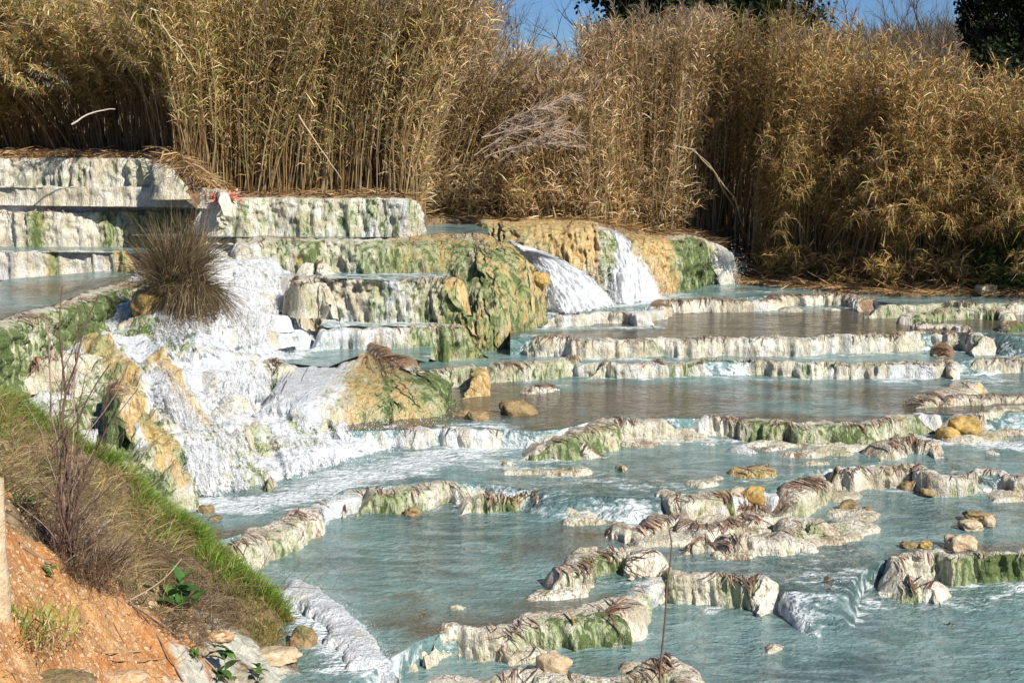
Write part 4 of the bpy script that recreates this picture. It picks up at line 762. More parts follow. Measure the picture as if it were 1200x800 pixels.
# ================================================================== REEDS
REEDCOL = {"gold": ([(0.66, 0.47, 0.19), (0.74, 0.58, 0.32), (0.45, 0.27, 0.10), (0.34, 0.36, 0.09), (0.16, 0.09, 0.035)], [4, 3.4, 2.0, 2.4, 1]),
           "tan": ([(0.70, 0.50, 0.25), (0.80, 0.63, 0.41), (0.50, 0.31, 0.14), (0.32, 0.32, 0.08), (0.18, 0.10, 0.045)], [4, 3, 3, .8, 1]),
           "brown": ([(0.58, 0.39, 0.15), (0.68, 0.50, 0.25), (0.36, 0.205, 0.075), (0.32, 0.33, 0.08), (0.13, 0.07, 0.03)], [4, 2.5, 3, 1.6, 1.3])}
def reeds(label, n, pxr, depr, topfn, leanx, leany, f0, palname, leaves=36, plume=0.2, hv=0.14, cat="reeds", leaflen=(.18, .44), droop=(.15, .75), stiff=.42, clumpy=1.0):
    leaves = int(leaves * 1.35); px = R.uniform(*pxr, n); u = R.random(n)
    d0, d1 = (np.interp(px, *depr[0]), np.interp(px, *depr[1])) if isinstance(depr[0], tuple) else depr
    dep = d0 + (d1 - d0) * u
    B = base_pt(px, dep)
    fn = lambda f: np.interp(px, *f) if isinstance(f, tuple) else np.full(n, float(f))
    top = fn(topfn)
    g1 = fbm(px * .016, dep * .5, 1.1, 2) - .5; g2 = fbm(px * .03, dep * .8, 5.1, 2) - .5; g3 = fbm(px * .045, dep * 1.0, 9.1, 2) - .5
    top = top + g2 * 90 * clumpy
    lx = fn(leanx) + R.normal(0, .22, n) + g1 * 2.2 * clumpy; ly = fn(leany) + R.normal(0, .2, n) + g3 * 1.8 * clumpy
    dist = B[:, 1] + ly
    H = (CAMZ + (130 - top) / FPX * dist) - B[:, 2]; H = H * (1 - np.abs(R.normal(0, hv, n))) ; H = np.clip(H, .6, 7)
    bow = R.normal(0, .12, (n, 2))
    def stem(i, f):
        p = B[i].copy(); f = f[..., None] if f.ndim > 1 else f[:, None]
        return None
    K = 6; f = np.linspace(0, 1, K)
    def pos(f):                              # f (n,k)
        x = B[:, None, 0] + lx[:, None] * f ** 1.7 + bow[:, :1] * np.sin(f * math.pi)
        y = B[:, None, 1] + ly[:, None] * f ** 1.7 + bow[:, 1:] * np.sin(f * math.pi)
        l2 = np.hypot(lx, ly)[:, None]
        z = B[:, None, 2] + H[:, None] * f - .10 * l2 ** 1.5 * f ** 3
        return np.stack([x, y, z], -1)
    S = pos(np.repeat(f[None], n, 0))
    col = palette(n, [(0.38, 0.27, 0.12), (0.28, 0.18, 0.07), (0.48, 0.38, 0.22), (0.18, 0.11, 0.05)], [3, 2, 2, 1.2])
    rad = R.uniform(.008, .014, n)[:, None] * np.linspace(1, .35, K)[None]
    V1, F1, C1 = strips(S, np.tile([1.0, 0, 0], (n, 1)), rad, col)
    V1b, F1b, C1b = strips(S, np.tile([.2, 1.0, 0], (n, 1)), rad, col)
    # leaves
    f0v = np.clip(fn(f0) * (1 + g2 * 2.5), .02, .8)
    lf = f0v[:, None] + (1 - f0v[:, None]) * R.random((n, leaves)) ** .85
    Lb = pos(lf).reshape(-1, 3); m = n * leaves
    az = R.uniform(0, 2 * math.pi, m); el = R.uniform(-.1, 1.15, m)
    d = np.stack([np.cos(az) * np.cos(el), np.sin(az) * np.cos(el), np.sin(el) * 1.0], 1)
    ln = norm(np.stack([np.repeat(lx, leaves), np.repeat(ly, leaves), np.repeat(H, leaves)], 1))
    d = norm(d * (1 - stiff) + ln * stiff + R.normal(0, .12, (m, 3)))
    L = R.uniform(*leaflen, m); dr = R.uniform(*droop, m) * L; q = np.array([0, .5, 1.0])
    Pt = Lb[:, None] + d[:, None] * (L[:, None] * q[None])[..., None]; Pt[..., 2] -= dr[:, None] * q[None] ** 2
    side = norm(np.cross(d, norm(R.normal(0, 1, (m, 3)) + [0, 0, .5])))
    half = R.uniform(.0042, .0108, m)[:, None] * np.array([.7, 1, .06])[None]
    lc = palette(m, *REEDCOL[palname]); pl = np.repeat((1 + g3 * 1.3)[:, None] + R.normal(0, .16, (n, 1)), leaves, 0); pl = np.clip(pl, .4, 1.7); lc[:, :3] = np.clip(lc[:, :3] * pl, .005, 1)
    V2, F2, C2 = strips(Pt, side, half, lc)
    # feathery heads
    npl = int(n * plume); ip = R.choice(n, npl, replace=False); k = 26
    Pb = S[ip, -1][:, None] + (R.random((npl, k)) * -.30)[..., None] * norm(S[ip, -1] - S[ip, -2])[:, None]
    Pb = Pb.reshape(-1, 3); dd = norm(np.repeat(norm(S[ip, -1] - S[ip, -2]), k, 0) + R.normal(0, .38, (npl * k, 3)) * [1, 1, .5])
    L3 = R.uniform(.10, .28, npl * k); Pt = Pb[:, None] + dd[:, None] * (L3[:, None] * np.array([0, .5, 1]))[..., None]; Pt[:, 2, 2] -= .03
    V3, F3, C3 = strips(Pt, norm(R.normal(0, 1, (npl * k, 3))), np.tile([.003, .006, .001], (npl * k, 1)), palette(npl * k, [(.42, .31, .22), (.52, .42, .32), (.30, .21, .14)], [3, 2, 2]))
    Vs, Fs, Cs = [V1, V1b, V2, V3], [F1, F1b, F2, F3], [C1, C1b, C2, C3]; off = 0; FF = []
    for v, ff in zip(Vs, Fs): FF.append(ff + off); off += len(v)
    o = mesh("reed_thicket", np.vstack(Vs), FF, REED, cols={"tint": np.vstack(Cs)})
    tag(o, label, cat, kind="stuff"); return o
# each stretch of the thicket
reeds("dense golden reeds hanging over the dark hollow at the upper left", 850, (-150, 330), (([-150, 0, 130, 190, 330], [2.6, 2.5, 1.8, .3, .05]), ([-150, 130, 330], [4.6, 4.2, 3.0])),
      ([-150, 330], [-70, -60]), ([-150, 0, 330], [.1, -.1, .0]), ([-150, 0, 150, 200, 330], [-.6, -1.0, -1.2, -.5, -.3]), ([-150, 150, 210, 330], [.42, .40, .30, .25]), "gold", leaves=44, plume=.1)
reeds("green gold reed clump bending far forward, its leaves fanned over the dark hollow", 430, (-60, 215), (1.5, 2.6), ([-60, 30, 120, 215], [25, 15, -20, -40]), ([-60, 215], [-.5, -.5]), ([-60, 215], [-2.6, -2.0]), .52, "gold", leaves=84, plume=.2, hv=.16, stiff=.5, leaflen=(.22, .45), droop=(.3, 1.0))
reeds("brown reed fronds drooping over the shaded hollows of the right bank", 560, (880, 1330), (1.0, 1.9), ([880, 1330], [120, 165]), .0, ([880, 1330], [-1.5, -1.9]), .40, "brown", leaves=80, plume=.1, hv=.24, stiff=.35, droop=(.4, 1.2), clumpy=1.6)
reeds("upright pale canes with golden leaves behind the long straight wall", 900, (200, 500), (([200, 500], [.03, .03]), ([200, 500], [2.8, 2.6])),
      ([200, 400, 500], [-60, -50, -40]), ([200, 300, 400, 500], [.0, .2, .5, .9]), ([200, 500], [-.25, -.3]), ([200, 300, 420, 500], [.26, .20, .25, .10]), "gold", leaves=40, plume=.15)
reeds("tan reeds leaning to the right behind the ochre curtain", 1000, (450, 720), (([450, 720], [.1, .05]), ([450, 720], [2.6, 2.3])),
      ([450, 500, 535, 560, 690, 720], [-50, -30, 15, 66, 72, 38]), ([450, 600, 720], [1.3, .9, .25]), ([450, 720], [-.4, -.3]), ([450, 520, 720], [.05, .10, .12]), "tan", leaves=38, plume=.45)
reeds("tall reeds with thin tips rising behind the far right end of the wall", 620, (690, 840), (([690, 790, 800, 840], [.05, .1, .6, 1.8]), ([690, 840], [2.4, 3.6])),
      ([690, 840], [18, 8]), ([690, 840], [.25, .15]), ([690, 780, 840], [-.2, -.3, -1.0]), ([690, 780, 800, 840], [.06, .1, .35, .42]), "tan", leaves=38, plume=.3)
reeds("brown leafy reeds drooping down to the water at the far right bank", 1700, (835, 1330), (([835, 870, 900, 1330], [1.8, 1.5, .7, .9]), ([835, 1330], [4.0, 3.6])),
      ([835, 950, 990, 1050, 1090, 1130, 1200, 1330], [8, 12, 28, 50, 68, 82, 105, 110]), ([835, 900, 1330], [.0, .0, .0]), ([835, 900, 1000, 1330], [-1.5, -1.2, -1.2, -1.5]), ([835, 880, 940, 1000, 1060, 1330], [.46, .36, .22, .34, .42, .44]), "brown", leaves=42, plume=.12, hv=.17)
reeds("low tangled dead reeds and litter along the foot of the right bank", 260, (885, 1290), (.3, 1.5), ([885, 1290], [285, 285]), .0, -.35, .02, "brown", leaves=26, plume=0, hv=.35, stiff=.25)
reeds("short dry reeds crowding the foot of the middle thicket", 240, (490, 800), (.05, 1.0), ([490, 700, 800], [165, 175, 200]), .15, -.2, .03, "tan", leaves=26, plume=0, hv=.4, stiff=.3)
# dense back growth
reeds("shaded reeds deep in the back of the thicket", 620, (-200, 1400), (3.4, 6.0), ([-200, 540, 600, 680, 850, 1000, 1100, 1200, 1400], [-80, -40, 95, 100, 45, 40, 90, 115, 115]), .1, -.1, .12, "brown", leaves=34, plume=.1, leaflen=(.4, .7))

# litter of dry reed on the bank edge and hanging from the brink
def litter(label, n, pxr, depr, hang=0.0, L=(.15, .5), name="reed_litter", zoff=(0, .06), pal=DEADLEAF, cat="litter"):
    px = R.uniform(*pxr, n); B = base_pt(px, R.uniform(*depr, n)); B[:, 2] += R.uniform(*zoff, n)
    az = R.uniform(0, 2 * math.pi, n); d = np.stack([np.cos(az), np.sin(az) * .7, R.normal(.02, .16, n)], 1)
    Ln = R.uniform(*L, n); q = np.array([0, .4, .8, 1.]); Pt = B[:, None] + d[:, None] * (Ln[:, None] * q)[..., None]; Pt[..., 2] -= hang * R.random((n, 1)) * q ** 2
    V, F, Cc = strips(Pt, norm(R.normal(0, 1, (n, 3)) + [0, 0, .8]), R.uniform(.005, .012, (n, 1)) * np.array([[.7, 1, .8, .1]]), palette(n, *pal))
    o = mesh(name, V, F, REED, cols={"tint": Cc}); tag(o, label, cat, kind="stuff"); return o
STRAW = ([(0.50, 0.34, 0.15), (0.36, 0.21, 0.09), (0.60, 0.46, 0.26), (0.20, 0.10, 0.05)], [3, 3, 2, 2])
litter("straw coloured reed litter strewn along the right bank at the water line", 3200, (868, 1300), (-.05, 1.0), pal=STRAW, L=(.15, .7))
litter("dry stalks and leaves matted along the brink of the topmost wall", 1700, (-50, 270), (-.05, .5), hang=.2, pal=STRAW, zoff=(0, .12))
litter("dry grass heap sliding off the brink beside the topmost wall", 900, (190, 262), (-.25, .5), hang=.3, pal=STRAW, zoff=(.05, .3))
litter("fallen leaves behind the long straight wall and the ochre curtain", 2200, (262, 860), (-.02, .5), pal=STRAW)

# ------------------------------------------------------------------ tubes, sticks, trees
def tube(P, r, sides=5):
    P = np.asarray(P, float); r = np.asarray(r, float); K = len(P)
    T = norm(np.gradient(P, axis=0)); ref = np.array([0.13, 0.99, 0.05]) if abs(T[0][1]) < .8 else np.array([1.0, 0, 0])
    A = norm(np.cross(T, ref)); Bv = np.cross(T, A)
    th = np.arange(sides) * 2 * math.pi / sides
    V = P[:, None] + (A[:, None] * np.cos(th)[None, :, None] + Bv[:, None] * np.sin(th)[None, :, None]) * r[:, None, None]
    i = np.arange(K - 1)[:, None] * sides; j = np.arange(sides)[None]; jn = (j + 1) % sides
    F = np.stack([i + j, i + jn, i + sides + jn, i + sides + j], -1).reshape(-1, 4)
    return V.reshape(-1, 3), F
def merge(parts):
    Vs, Fs, off = [], [], 0
    for v, f in parts: Vs.append(v); Fs.append(f + off); off += len(v)
    return np.vstack(Vs), np.vstack(Fs)
def tint(n, c, j=.1): return np.concatenate([np.clip(np.array(c) * (1 + R.normal(0, j, (n, 1))), .004, 1), np.ones((n, 1))], 1)
def wobble(P0, P1, k, amp, sag=0.0):
    P0, P1 = np.array(P0, float), np.array(P1, float); t = np.linspace(0, 1, k)
    P = P0 + (P1 - P0) * t[:, None]; L = np.linalg.norm(P1 - P0)
    nz = np.cumsum(R.normal(0, 1, (k, 3)), 0); nz -= nz[0] + (nz[-1] - nz[0]) * t[:, None]
    P += nz * amp * L / math.sqrt(k); P[:, 2] += sag * L * np.sin(t * math.pi); return P
def stick(name, label, cat, P, r0, r1, col, group=None, parent=None):
    V, F = tube(P, np.linspace(r0, r1, len(P)), 6)
    o = mesh(name, V, F, BARK, parent=parent, cols={"tint": tint(len(V), col, .12)})
    if label: tag(o, label, cat, group)
    return o
def branch_rec(P0, d, L, r, lvl, out, spread=.55, kids=4, up=.25):
    k = 6; P = [np.array(P0, float)]; dd = np.array(d, float)
    for i in range(k):
        dd = norm(dd + R.normal(0, .13, 3) + [0, 0, up * .12]); P.append(P[-1] + dd * L / k)
    P = np.array(P); out.append((lvl, tube(P, np.linspace(r, r * .35, len(P)), 6 if lvl < 2 else 3)))
    if lvl >= 4: return
    for j in range(kids if lvl else kids + 2):
        i = R.integers(2, k + 1); nd = norm(norm(P[i] - P[i - 1]) + R.normal(0, spread, 3) + [0, 0, up])
        branch_rec(P[i], nd, L * R.uniform(.5, .72), r * .45, lvl + 1, out, spread, kids, up)
def tree(label, base, h, r, leafcol=None, kids=4, leafn=0, leafsz=.12, crown=None, lean=(0, 0)):
    root = empty("tree", base); tag(root, label, "tree")
    out = []; branch_rec(base, norm(np.array([lean[0], lean[1], 1.0])), h * .5, r, 0, out, kids=kids)
    tr = [t for l, t in out if l == 0]; br = [t for l, t in out if l > 0]
    V, F = merge(tr); mesh("trunk", V, F, BARK, parent=root, cols={"tint": tint(len(V), (.10, .08, .06))})
    V, F = merge(br); mesh("branches", V, F, BARK, parent=root, cols={"tint": tint(len(V), (.13, .10, .08))})
    if leafn:
        if crown is None:
            tips = V[R.integers(0, len(V), leafn)]; c = tips + R.normal(0, .22, (leafn, 3))
        else:
            cl = np.array(base) + np.array([[R.normal(0, crown[0]), R.normal(0, crown[0]), R.uniform(crown[1], crown[2])] for _ in range(60)])
            c = cl[R.integers(0, 60, leafn)] + R.normal(0, crown[0] * .35, (leafn, 3))
        d = norm(R.normal(0, 1, (leafn, 3))); Pt = c[:, None] + d[:, None] * (np.array([0, .5, 1]) * leafsz)[None, :, None]
        V, F, Cc = strips(Pt, norm(np.cross(d, R.normal(0, 1, (leafn, 3)))), np.tile(np.array([.12, .35, .04]) * leafsz, (leafn, 1)), palette(leafn, leafcol, [1] * len(leafcol)))
        mesh("crown", V, F, GRASS, parent=root, cols={"tint": Cc})
    return root
DG = [(.025, .04, .012), (.045, .065, .02), (.015, .025, .01)]
for px, d, top, lab in [(748, 45, -50, "dark evergreen tree behind the reeds, left of three seen over their tips"), (812, 42, -80, "dark evergreen tree behind the reeds, middle of three seen over their tips"), (880, 46, -65, "dark evergreen tree behind the reeds, right of three seen over their tips")]:
    b0 = atd(px, 300, d); b0[2] = 1.0; topz = atd(px, top, d)[2]
    tree(lab, b0, topz - 1, .18, DG, leafn=26000, leafsz=.15, crown=(.9, topz * .62 - 1.0, topz - 1.2), kids=3)
for px, d, top, lean, lab in [(1060, 44, -40, (.15, 0), "bare leafless tree with fine twigs against the sky at the upper right"), (1120, 50, -70, (-.15, 0), "bare leafless tree leaning left behind the ivy clad trunk"), (600, 60, 10, (0, 0), "bare thin tree just showing above the reeds left of the blue gap"), (960, 52, 15, (.1, 0), "bare tree with tangled crown above the middle of the right reeds")]:
    b0 = atd(px, 300, d); b0[2] = 1.0; topz = atd(px, top, d)[2]
    tree(lab, b0, topz - 1, .12, kids=5, lean=lean)
for px, d, top, rr, lab in [(1143, 38, -40, .30, "ivy clad dark trunk standing over the reeds at the upper right"), (1188, 36, -60, .62, "dark ivy smothered tree at the top right corner")]:
    b0 = atd(px, 300, d); b0[2] = 1.2; topz = atd(px, top, d)[2]
    tree(lab, b0, topz - 1, .16, DG, leafn=22000, leafsz=.11, crown=(rr, 2.6, topz - 1.2), kids=3)

# leaning dead canes that stand out
def cane(label, p0, p1, z0, d1, r=.016, sag=.05, col=(.52, .42, .27)):
    a = atd(*p0, d1 - .1) if z0 > 3.2 else at(*p0, z0); b = atd(*p1, d1)
    stick("dead_cane", label, "cane", wobble(a, b, 9, .03, sag), r, r * .4, col)
cane("long bare cane arching out of the dark hollow right of the falls, outer one", (872, 290), (788, 170), 2.0, 27.2, .02, .10)
cane("bare cane in the dark hollow, inner and steeper of the pair", (880, 288), (810, 175), 2.1, 27.6, .018, .08)
cane("pale broken cane leaning right above the right bank hollow", (1037, 275), (1085, 248), 2.6, 26.6, .018)
cane("pale bent stem leaning right near the concrete block", (1112, 332), (1142, 292), 1.6, 26.4, .02)
cane("thin pale stem beside the bent one near the concrete block", (1120, 333), (1130, 300), 1.6, 26.3, .015)
cane("whitish cane slanting across the reeds over the dark hollow top left", (350, 135), (400, 210), 5.0, 25.4, .014, 0)
cane("thin dead cane slanting left of centre over the golden leaves", (190, 30), (232, 88), 6.6, 25.2, .014, 0)
cane("bare white branch at the lower edge of the overhanging leaves", (84, 146), (135, 128), 4.9, 25.0, .018, .1, (.6, .52, .42))
cane("slanting straw near the foot of the leaning reeds", (485, 238), (512, 228), 3.3, 27.2, .02, 0)
# pale feathery spray of dead twigs
root = empty("dead_spray", atd(585, 175, 27.0)); tag(root, "pale feathery spray of bleached twigs sticking out to the right of the reeds", "dead branch")
tb = []
for i in range(7):
    a = atd(560 + R.uniform(-10, 25), 180 + R.uniform(-25, 10), 27.2); b = atd(662 + R.uniform(-25, 26), 106 + i * 11 + R.uniform(-5, 5), 26.6)
    P = wobble(a, b, 10, .02, .08); tb.append(tube(P, np.linspace(.014, .004, 10), 4))
    for j in range(60):
        t = R.integers(2, 9); p = P[t]; e = p + norm(np.array([1, 0, .25]) + R.normal(0, .45, 3)) * R.uniform(.2, .5); tb.append(tube(wobble(p, e, 4, .05), [.005, .004, .003, .001], 3))
V, F = merge(tb); mesh("twigs", V, F, BARK, parent=root, cols={"tint": tint(len(V), (.55, .43, .33), .15)})

# green bush at the right edge of the far bank
root = empty("green_bush", at(1190, 345, 1.55)); tag(root, "small dark green bush at the water's edge, right end of the far bank", "bush")
n = 9000; c = at(1188, 340, 1.6) + np.array([0, .3, .55]) + R.normal(0, 1, (n, 3)) * [.34, .3, .38]; d = norm(R.normal(0, 1, (n, 3)) + [0, 0, .6])
Pt = c[:, None] + d[:, None] * (np.array([0, .5, 1]) * .11)[None, :, None]
V, F, Cc = strips(Pt, norm(np.cross(d, R.normal(0, 1, (n, 3)))), np.tile([.004, .012, .002], (n, 1)), palette(n, [(.05, .09, .02), (.09, .14, .035), (.13, .15, .05)], [2, 2, 1]))
mesh("foliage", V, F, GRASS, parent=root, cols={"tint": Cc})

# ================================================================== STONES
def stone(label, px, py, z, wpx, hpx, m, flat=1.0, seed=0, name="boulder", cat="boulder", group=None, ang=.5):
    c = at(px, py, z); sc_ = c[1] / FPX; rx = wpx * sc_ / 2.25; rz = hpx * sc_ * .56
    import bmesh
    bm = bmesh.new(); bmesh.ops.create_icosphere(bm, subdivisions=4, radius=1)
    V = np.array([v.co[:] for v in bm.verts]); F = np.array([[v.index for v in f.verts] for f in bm.faces]); bm.free()
    nz = fbm(V[:, 0] * 1.3 + seed, V[:, 1] * 1.3, V[:, 2] * 1.3 + seed, 4) - .5; nz2 = np.floor(fbm(V[:, 0] * 2 + seed * 3, V[:, 1] * 2, V[:, 2] * 2, 2) * 7) / 7 - .5
    V = V * (1 + nz * 1.1 + nz2 * ang * .9 + (fbm(V[:, 0] * 8, V[:, 1] * 8, V[:, 2] * 8) - .5)[:] * .12)[:, None]
    V = np.sign(V) * np.abs(V) ** .85
    V = V * [rx, rx * .8, rz] + c + [0, rx * .4, rz * .12]
    o = mesh(name, V, F, m); tag(o, label, cat, group); return o
stone("cream boulder caught on the nearest rim at the bottom edge", 649, 782, zF + .12, 44, 26, PALE, seed=1)
stone("large pinkish cream boulder standing in the shallows at the right", 1127, 641, zG + .03, 40, 22, PALE, seed=2)
stone("orange brown rock in the water right of the lime and orange mound", 604, 486, zD, 48, 24, MOSSY, seed=3)
stone("small dark stone left of the orange brown rock", 560, 492, zD, 34, 16, MOSSY, seed=13)
stone("round brown stone at the foot of the cascade on the left", 241, 601, zE, 21, 17, MOSSY, seed=4, ang=.2)
stone("brown stone on the middle right pool, larger of a close pair", 994, 596, zG + .02, 26, 15, MOSSY, seed=5)
stone("small brown stone right of its larger mate in the middle right pool", 1016, 599, zG + .02, 15, 8, MOSSY, seed=6)
stone("ochre stone under the knobbly rim, left of two", 1068, 572, zG + .02, 28, 16, MOSSY, seed=7)
stone("low ochre stone under the knobbly rim, right of two", 1088, 579, zG + .02, 26, 11, MOSSY, seed=8)
stone("flat grey slab of rock left of the white upright stone", 1140, 618, zG + .03, 34, 12, PALE, seed=9)
stone("white upright stone with brown leaves behind it at the right", 1160, 614, zG + .03, 18, 15, PALE, seed=10)
stone("brown cap of rock behind the flat grey slab", 1147, 606, zG + .05, 34, 10, MOSSY, seed=11)
stone("smooth orange mound on the rim at the right, upper one", 1133, 502, zE + .16, 42, 20, OCHRE, seed=12, ang=.15)
stone("smooth orange mound on the rim at the right, lower one", 1113, 511, zE + .06, 30, 16, OCHRE, seed=14, ang=.15)
stone("ochre brown lump on the rim corner right of centre", 884, 586, zG + .12, 34, 22, OCHRE, seed=15)
stone("orange stone lying in the pool below the arc, right of centre", 1066, 640, zG + .02, 22, 8, MOSSY, seed=16)
stone("small ochre stone just left of the pinkish boulder", 1085, 640, zG + .02, 20, 9, OCHRE, seed=17)
stone("ochre knob jutting from the edge of the great buttress by the largest fall", 631, 330, 2.05, 27, 17, OCHRE, seed=18)
stone("little two topped brown stone standing in the rippled pool", 484, 602, zG + .02, 22, 12, MOSSY, seed=19)
stone("flat ochre stone awash above the shelly arc", 252, 609, zE + .0, 18, 7, MOSSY, seed=20)
stone("cream stone with a leafy cap on the lip above the turquoise basin", 378, 392, 1.36, 40, 12, PALE, seed=21)
stone("mustard mossy knob at the toe of the great buttress", 594, 408, zC, 24, 18, OCHRE, seed=22)
stone("green brown knob right of the grey white block", 545, 498, zE + .1, 34, 26, MOSSY, seed=23)
stone("ochre rock face under the rush tuft", 184, 366, 2.0, 66, 46, OCHRE, seed=24)
# squared block and the little white cup
def boxmesh(c, sz, rot, bev):
    import bmesh
    from mathutils import Matrix
    bm = bmesh.new(); bmesh.ops.create_cube(bm, size=1); bmesh.ops.scale(bm, vec=sz, verts=bm.verts)
    bmesh.ops.bevel(bm, geom=bm.edges[:], offset=bev, segments=2, affect='EDGES')
    bmesh.ops.rotate(bm, matrix=Matrix.Rotation(rot, 3, 'Z'), verts=bm.verts)
    for v in bm.verts: v.co += Vector((R.normal(0, .006), R.normal(0, .006), R.normal(0, .006)))
    me = bpy.data.meshes.new("block"); bm.to_mesh(me); bm.free(); o = bpy.data.objects.new("x", me); o.location = c; C.objects.link(o); return o
o = boxmesh(at(1155, 342, 1.58), (.36, .22, .16), .3, .02); o.name = "stone_block"; o.data.materials.append(PALE); o.location.z += .06; tag(o, "squared pale block lying under the reeds at the far right bank", "block")
prof = [(.0, 0), (.020, 0), (.022, .002), (.030, .09), (.032, .092), (.028, .088), (.020, .006), (0, .006)]
c0 = at(1122, 389, zB + .05); th = np.linspace(0, 2 * math.pi, 17)[:-1]
V = np.array([[c0[0] + r * 1.2 * math.cos(a), c0[1] - .03 + r * 1.2 * math.sin(a), c0[2] + z] for r, z in prof for a in th])
i = np.arange(7)[:, None] * 16; j = np.arange(16)[None]; F = np.stack([i + j, i + (j + 1) % 16, i + 16 + (j + 1) % 16, i + 16 + j], -1).reshape(-1, 4)
WHITE, _nt, _p = mat("white_plastic"); _p.inputs["Base Color"].default_value = (.85, .85, .85, 1); _p.inputs["Roughness"].default_value = .3
o = mesh("cup", V, F, WHITE); tag(o, "tiny white cup like object left on the right end of the longest rim", "cup")
# pinkish heap of leaves near the end of the topmost wall
n = 160; c = at(262, 231, 3.5) + R.normal(0, 1, (n, 3)) * [.16, .08, .05]; d = norm(R.normal(0, 1, (n, 3)) * [1, 1, .5])
Pt = c[:, None] + d[:, None] * (np.array([0, .5, 1]) * .12)[None, :, None]
V, F, Cc = strips(Pt, norm(R.normal(0, 1, (n, 3))), np.tile([.008, .022, .004], (n, 1)), palette(n, [(.65, .27, .20), (.70, .36, .28), (.5, .16, .10)], [1, 1, 1]))
tag(mesh("pink_leaves", V, F, LEAF, cols={"tint": Cc}), "pinkish heap of fallen leaves where the reeds meet the long straight wall", "leaf heap", kind="stuff")

# ================================================================== RUSH TUFT
root = empty("rush_tuft", at(205, 345, 2.25)); tag(root, "big brown rush tuft bristling from the ochre rock among the upper steps", "rush tuft")
def tuft(cpos, n, L, spread, bias, droop, w, pal, name="stems", parent=None):
    nc = max(3, n // 55); ci = R.integers(0, nc, n); cb = R.normal(0, 1, (nc, 3)) * spread * 1.0
    d = norm(R.normal(0, 1, (n, 3)) * np.array(spread) * .38 + cb[ci] + np.array(bias)); Ln = R.uniform(*L, n) * R.uniform(.62, 1.1, nc)[ci]; K = 6; q = np.linspace(0, 1, K)
    b0 = np.array(cpos) + R.normal(0, 1, (n, 3)) * [.07, .05, .03] + (R.normal(0, 1, (nc, 3)) * [.12, .08, .05])[ci]
    Pt = b0[:, None] + d[:, None] * (Ln[:, None] * q)[..., None]; Pt[..., 2] -= (R.uniform(*droop, n) * Ln)[:, None] * q ** 2.2
    Pt[:, 1:] += np.cumsum(R.normal(0, .016, (n, K - 1, 3)), 1)
    V, F, Cc = strips(Pt, norm(np.cross(d, [0, 1, .1])), np.array([[1, 1, .9, .8, .6, .2]]) * w * R.uniform(.6, 1.3, (n, 1)), palette(n, *pal, jit=.25))
    return (V, F, Cc)
RP = ([(.18, .115, .065), (.31, .22, .13), (.42, .33, .21), (.12, .13, .04), (.05, .03, .02)], [3, 3, 2, 1.8, 2])
cc = at(212, 338, 2.35) + [0, -.2, .10]
for k, (cpos, n, L, sp, bi, dr) in enumerate([(cc, 1500, (.5, 1.35), [.42, .35, .3], [.05, -.1, 1.0], (0, .25)), (cc + [.12, -.1, 0], 1500, (.4, 1.1), [.5, .4, .5], [.65, -.3, .7], (.1, .7)),
                                    (cc + [.25, -.2, -.05], 1200, (.35, .95), [.4, .4, .45], [.5, -.5, .0], (.4, 1.1)), (cc + [-.1, 0, 0], 1100, (.4, 1.0), [.4, .4, .4], [-.6, -.2, .75], (0, .5)), (cc + [.1, -.1, 0], 500, (.25, .6), [.8, .5, .6], [.2, -.5, .2], (.2, 1.3))]):
    V, F, Cc = tuft(cpos, n, (L[0] * .95, L[1] * 1.08), sp, bi, dr, .0034, RP); q = mesh("stems", V, F, REED, parent=root, cols={"tint": Cc}); q["kind"] = "stuff"

# ================================================================== NEAR BANK
ROWS = [[(-80, 440, 2.1), (0, 480, 2.0), (60, 515, 1.75), (115, 548, 1.5), (170, 590, 1.22), (230, 645, .9), (300, 700, .6), (350, 735, .42), (385, 772, .28), (400, 815, .18)],
        [(-80, 520, 2.15), (0, 560, 2.0), (50, 590, 1.8), (95, 620, 1.6), (140, 655, 1.32), (190, 705, 1.0), (250, 745, .72), (300, 780, .5), (340, 812, .35), (360, 855, .2)],
        [(-100, 640, 2.2), (-10, 680, 2.05), (30, 700, 1.85), (70, 720, 1.65), (110, 745, 1.4), (150, 775, 1.15), (200, 810, .85), (250, 840, .6), (290, 875, .4), (310, 905, .28)],
        [(-200, 900, 2.4), (-100, 900, 2.1), (-50, 900, 1.9), (0, 900, 1.75), (50, 900, 1.5), (100, 910, 1.2), (150, 930, .9), (200, 950, .65), (250, 970, .45), (280, 990, .3)],
        [(-700, 1900, 2.4), (-600, 1900, 2.1), (-500, 1900, 1.9), (-400, 1900, 1.7), (-300, 1900, 1.5), (-200, 1900, 1.2), (-100, 1900, .9), (0, 1900, .65), (100, 1900, .4), (200, 1900, .2)]]
RW = [np.array([at(*p) for p in r]) for r in ROWS]
off = np.array([.45, .30, -.9]); RW = [RW[0] + off, RW[0] + [.12, .08, -.10]] + RW
NU, NV = 300, 300
lo = np.stack([catmull(r, n=NU)[0] for r in RW], 0)                  # rows x NU x 3
vv = np.concatenate([np.linspace(0, 1, 20)[:-1], np.linspace(1, 2, 20)[:-1], np.linspace(2, 5, 200)[:-1], np.linspace(5, 6, NV - 237)])
BG = np.zeros((len(vv), NU, 3))
iv = np.minimum(vv.astype(int), 5); fv = (vv - iv)
lp = np.concatenate([2 * lo[:1] - lo[1:2], lo, 2 * lo[-1:] - lo[-2:-1]], 0)
